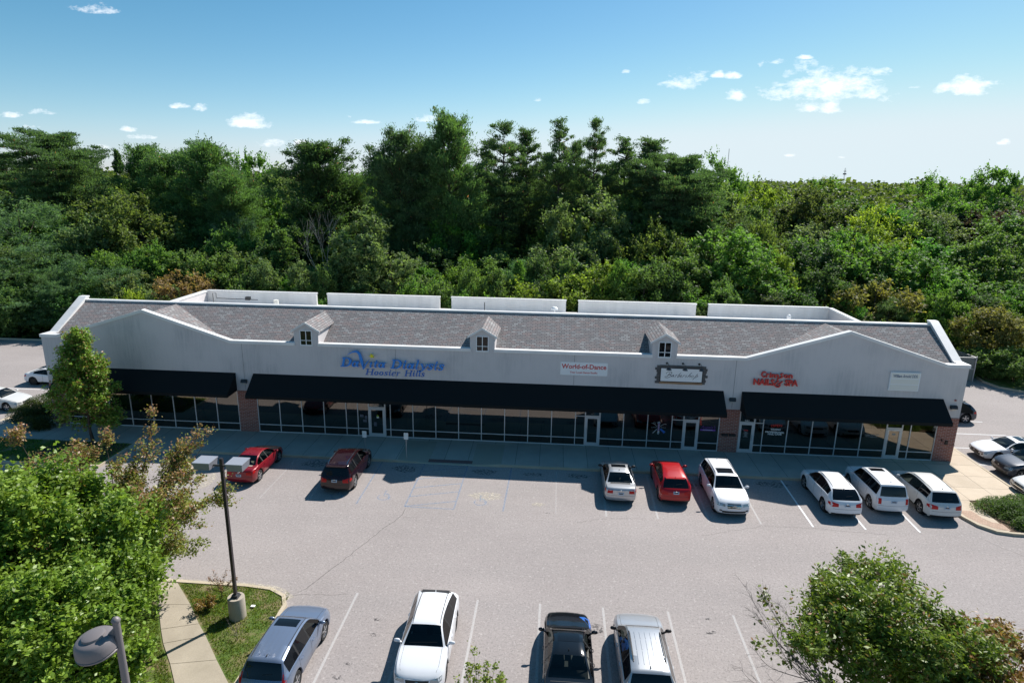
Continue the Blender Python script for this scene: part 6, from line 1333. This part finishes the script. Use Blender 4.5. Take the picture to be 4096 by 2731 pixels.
    Cs = []; Ks = []; S = []
    for dist0, dist1, cnt, per, ls, hh in ((108,190,330,300,.95,(14.5,19.6)), (190,420,620,190,1.35,(16,20.5)), (420,1500,900,46,4.5,(16.5,22.5))):
        for i in range(cnt):
            d = math.sqrt(g.uniform(dist0**2, dist1**2)); a = g.uniform(-.95, .85); x = CP[0]+d*math.sin(a); y = CP[1]+d*math.cos(a)
            if y < 100: continue
            h = g.uniform(*hh); rad = g.uniform(4.5, 7.5)*(1 if dist0 < 400 else 1.8); q = unit(g.normal(size=(per, 3))); q[:, 2] = np.abs(q[:, 2]); rr = g.uniform(.75, 1.05, (per, 1))
            P = np.array([x, y, h*.45])+q*rr*np.array([rad, rad, h*.53]); P += g.normal(size=P.shape)*.05*rad; Cs.append(P); Ks.append(np.full(per, g.uniform())); S.append(np.full(per, ls))
    C = np.concatenate(Cs); K = np.concatenate(Ks); S = np.concatenate(S)[:, None]; U, V_, r = leaves(g, C, 1.0, .75, cl=K, up=.5); me = quads_mesh('far_woods', C, U*S, V_*S, r, M['leaf']); o = bpy.data.objects.new('far_woods', me); COL.objects.link(o); o.color = (.075,.110,.036,1); tag(o, 'far green woods reaching to the horizon', 'woods', kind='stuff')
build_wood()

# ------------------------------------------------------------------ near trees
def near_tree(name, x, y, h, rad, col, lab, seed, nclump, per, ls, base=.15, shape='round', clump_r=.22, red=0, m='leaf_gloss', aspect=.62, r0=.12, nl=30, hollow=.5, flat=1.0, bark='bark'):
    me, cen = crown_broad(seed, h, rad, nclump, per, ls, base=base, shape=shape, clump_r=clump_r, red=red, m=m, aspect=aspect, hollow=hollow, flat=flat); t = empty(name, (x, y, .08), 0, lab, 'tree')
    c = bpy.data.objects.new('crown', me); COL.objects.link(c); c.parent = t; c.color = (*col, 1); limbs(seed, h, cen, r0, nl).build('trunk', M[bark], t, smooth=60); return t
def sprays(name, x, y, h, lab, col, seed, nb, reach, ls, red, up=(.5, 1.2), per=210, col2=None, bare=0, m='leaf_gloss', trunk=.25, dirs=None, bark='bark', aspect=.6, r0=.09, spread=.12):
    """open tree of ascending branches with leaves along them"""
    g = np.random.default_rng(seed); b = MB(); C = []; K = []; Rd = []
    b.tube([(0, 0, 0), (0, 0, h*trunk)], [r0*1.2, r0], 8)
    for k in range(nb):
        a = g.uniform(0, 6.28) if dirs is None else g.uniform(*dirs); z0 = h*trunk*g.uniform(.8, 1.5); ln = reach*g.uniform(.6, 1.05); top = h*g.uniform(*up) if up[1] <= 1.01 else h*g.uniform(up[0], min(up[1], 1.0))
        s = np.array([0, 0, z0]); e = np.array([math.cos(a)*ln, math.sin(a)*ln, top]); mid = s*.5+e*.5+np.array([math.cos(a), math.sin(a), 0])*(.10*ln)+g.normal(0, .06, 3)*ln
        P = catmull([s, mid, e], 7); b.tube([Vector(p) for p in P], [r0*.55*(1-.9*i/(len(P)-1)) for i in range(len(P))], 5, False)
        isbare = g.uniform() < bare
        for q in range(9 if not isbare else 14):
            f = g.uniform(.25, .98); i = min(int(f*(len(P)-1)), len(P)-2); c = P[i]+(P[i+1]-P[i])*(f*(len(P)-1)-i); d = unit(e-s+g.normal(0, .45, 3)*np.linalg.norm(e-s)); l2 = ln*g.uniform(.16, .40)*(1.1-f*.6); t2 = c+d*l2
            b.tube([Vector(c), Vector(c*.5+t2*.5+g.normal(0, .03, 3)), Vector(t2)], [r0*.16, r0*.11, r0*.05], 4, False)
            if isbare:
                for w_ in range(3): d3 = unit(d+g.normal(0, .5, 3)); c3 = c+(t2-c)*g.uniform(.3, .95); b.tube([Vector(c3), Vector(c3+d3*l2*.45)], [r0*.07, r0*.03], 3, False)
                continue
            n = int(per/9*g.uniform(.6, 1.5)); u = g.uniform(.15, 1.08, (n, 1)); C.append(c+(t2-c)*u+g.normal(0, spread, (n, 3))*np.array([1, 1, .8])); K.append(np.full(n, g.uniform())); Rd.append(np.clip(((c+(t2-c)*u)[:, 2]/h-.35)*1.4, 0, 1)*red)
    t = empty(name, (x, y, .08), 0, lab, 'tree'); b.build('trunk', M[bark], t, smooth=60)
    if C:
        C = np.concatenate(C); K = np.concatenate(K); Rd = np.concatenate(Rd); U, V_, r = leaves(g, C, ls, aspect, cl=K); r[:, 2] = (g.uniform(0, 1, len(C)) < Rd)*g.uniform(.35, .95, len(C)); me = quads_mesh('crown', C, U, V_, r, M[m]); c = bpy.data.objects.new('crown', me); COL.objects.link(c); c.parent = t; c.color = (*col, 1)
    return t
def near_plants():
    near_tree('broadleaf_tree', -12.1, -22.7, 8.0, 3.5, (.150,.238,.042), 'large bright green tree covering the lower left, beside the concrete path', 201, 120, 1250, .15, base=.04, shape='oval', clump_r=.21, hollow=.5, flat=1.5)
    near_tree('broadleaf_tree', -15.6, -21.0, 7.3, 3.0, (.150,.232,.044), 'bright green tree at the left edge behind the large one', 202, 100, 1000, .15, base=.04, shape='oval', clump_r=.22, hollow=.5, flat=1.5)
    near_tree('broadleaf_tree', -9.7, -25.5, 6.4, 2.5, (.150,.242,.042), 'bright green tree in the bottom left corner behind the bell lamp', 203, 90, 950, .145, base=.06, shape='oval', clump_r=.24, hollow=.5, flat=1.4)
    near_tree('broadleaf_tree', -13.2, -26.8, 7.0, 2.8, (.150,.238,.042), 'bright green tree at the bottom left edge of the picture', 204, 75, 1100, .135, base=.12, clump_r=.26, hollow=.62)
    sprays('maple_tree', -13.6, -18.2, 7.0, 'open maple with reddish leaf tips rising behind the large green tree', (.180,.215,.065), 210, 76, 4.5, .12, .95, up=(.36, 1.0), per=950, spread=.13)
    near_tree('maple_tree', -25.7, -3.3, 8.5, 2.35, (.150,.255,.050), 'small conical maple turning red in front of the left storefront', 220, 130, 400, .15, base=.13, shape='cone', clump_r=.24, red=.20, r0=.10, hollow=.25)
    near_tree('broadleaf_tree', 16.0, -22.2, 5.3, 2.7, (.120,.180,.032), 'rounded green tree at the lower right with browning edges', 230, 110, 420, .17, base=.42, clump_r=.26, red=.06, aspect=.38, r0=.10, nl=34, hollow=.35)
    near_tree('broadleaf_tree', 18.8, -22.9, 4.2, 2.2, (.175,.140,.042), 'orange tinged smaller tree right of the rounded green one', 231, 75, 330, .17, base=.20, clump_r=.28, red=.45, aspect=.38, r0=.07, nl=24, hollow=.3)
    sprays('bare_tree', 14.3, -22.4, 5.2, 'half bare tree with thin leafless twigs left of the rounded green one', (.10,.14,.03), 232, 20, 2.8, .15, .3, up=(.35, 1.0), per=120, bare=.86, bark='bark_grey', dirs=(1.3, 4.4), r0=.035)
    sprays('broadleaf_tree', 12.3, -24.5, 3.6, 'low leafy branch top at the bottom edge by the bare twigs', (.13,.18,.04), 234, 16, .9, .14, .3, up=(.6, 1.0), per=110, r0=.04, spread=.07)
    sprays('broadleaf_tree', 3.0, -24.4, 3.2, 'tip of a yellow green sapling at the bottom edge between two cars', (.17,.23,.05), 235, 22, .9, .10, .1, up=(.6, 1.0), per=130, r0=.03, spread=.06)
    # junipers
    def hedge(lab, boxes, col, seed, ls=.08, dens=8500):
        g = np.random.default_rng(seed); Cs = []; Ks = []
        for (x, y, rx, ry, h) in boxes:
            for k in range(14):
                n = int(dens*rx*ry/14); d = unit(g.normal(size=(n, 3))); d[:, 2] = np.abs(d[:, 2]); c = np.array([x+g.uniform(-.55, .55)*rx, y+g.uniform(-.55, .55)*ry, 0]); s_ = g.uniform(.45, .7); P = c+d*g.uniform(.8, 1.05, (n, 1))*np.array([rx*s_, ry*s_, h*g.uniform(.75, 1.05)]); Cs.append(P); Ks.append(np.full(n, g.uniform()))
        C = np.concatenate(Cs); K = np.concatenate(Ks); c0 = C[:, :2].mean(0); C[:, :2] -= c0; U, V_, r = leaves(g, C, ls, .5, cl=K, up=.8); me = quads_mesh('foliage', C, U, V_, r, M['leaf']); t = empty('juniper_shrub', (c0[0], c0[1], .1), 0, lab, 'shrub'); o = bpy.data.objects.new('foliage', me); COL.objects.link(o); o.parent = t; o.color = (*col, 1)
    hedge('low spreading juniper in the bed by the paver strip', [(30.9,-6.6,1.7,1.4,.75), (31.3,-7.9,1.6,1.0,.7)], (.065,.125,.026), 301); hedge('low spreading juniper cut by the right edge', [(33.9,-6.3,1.5,1.2,.85), (33.6,-7.9,1.6,1.0,.7)], (.065,.125,.026), 302); 
    hedge('dark shrub clump at the left corner of the building, beside the pale car', [(-33.4,.6,1.5,1.0,1.1), (-33.6,2.2,1.5,1.2,1.2)], (.05,.075,.025), 303); hedge('dark shrub clump behind the conical maple', [(-31.4,-1.0,1.1,.8,1.0)], (.05,.075,.025), 304)
    sprays('dry_shrub', -9.0, -17.9, 1.3, 'dry brown shrub behind the lamp pedestal', (.16,.10,.05), 310, 10, .6, .06, .6, per=60, r0=.02, spread=.05); sprays('dry_shrub', -9.25, -18.75, .65, 'small orange shrub left of the lamp pedestal', (.20,.14,.04), 311, 14, .40, .07, .3, per=80, r0=.015, spread=.05); sprays('dry_shrub', -7.1, -20.3, .9, 'thin bare sapling on the island grass', (.10,.14,.03), 312, 7, .45, .05, .1, per=8, bare=.8, r0=.012, bark='bark_grey')
near_plants()
print('objects', len(SC.objects))
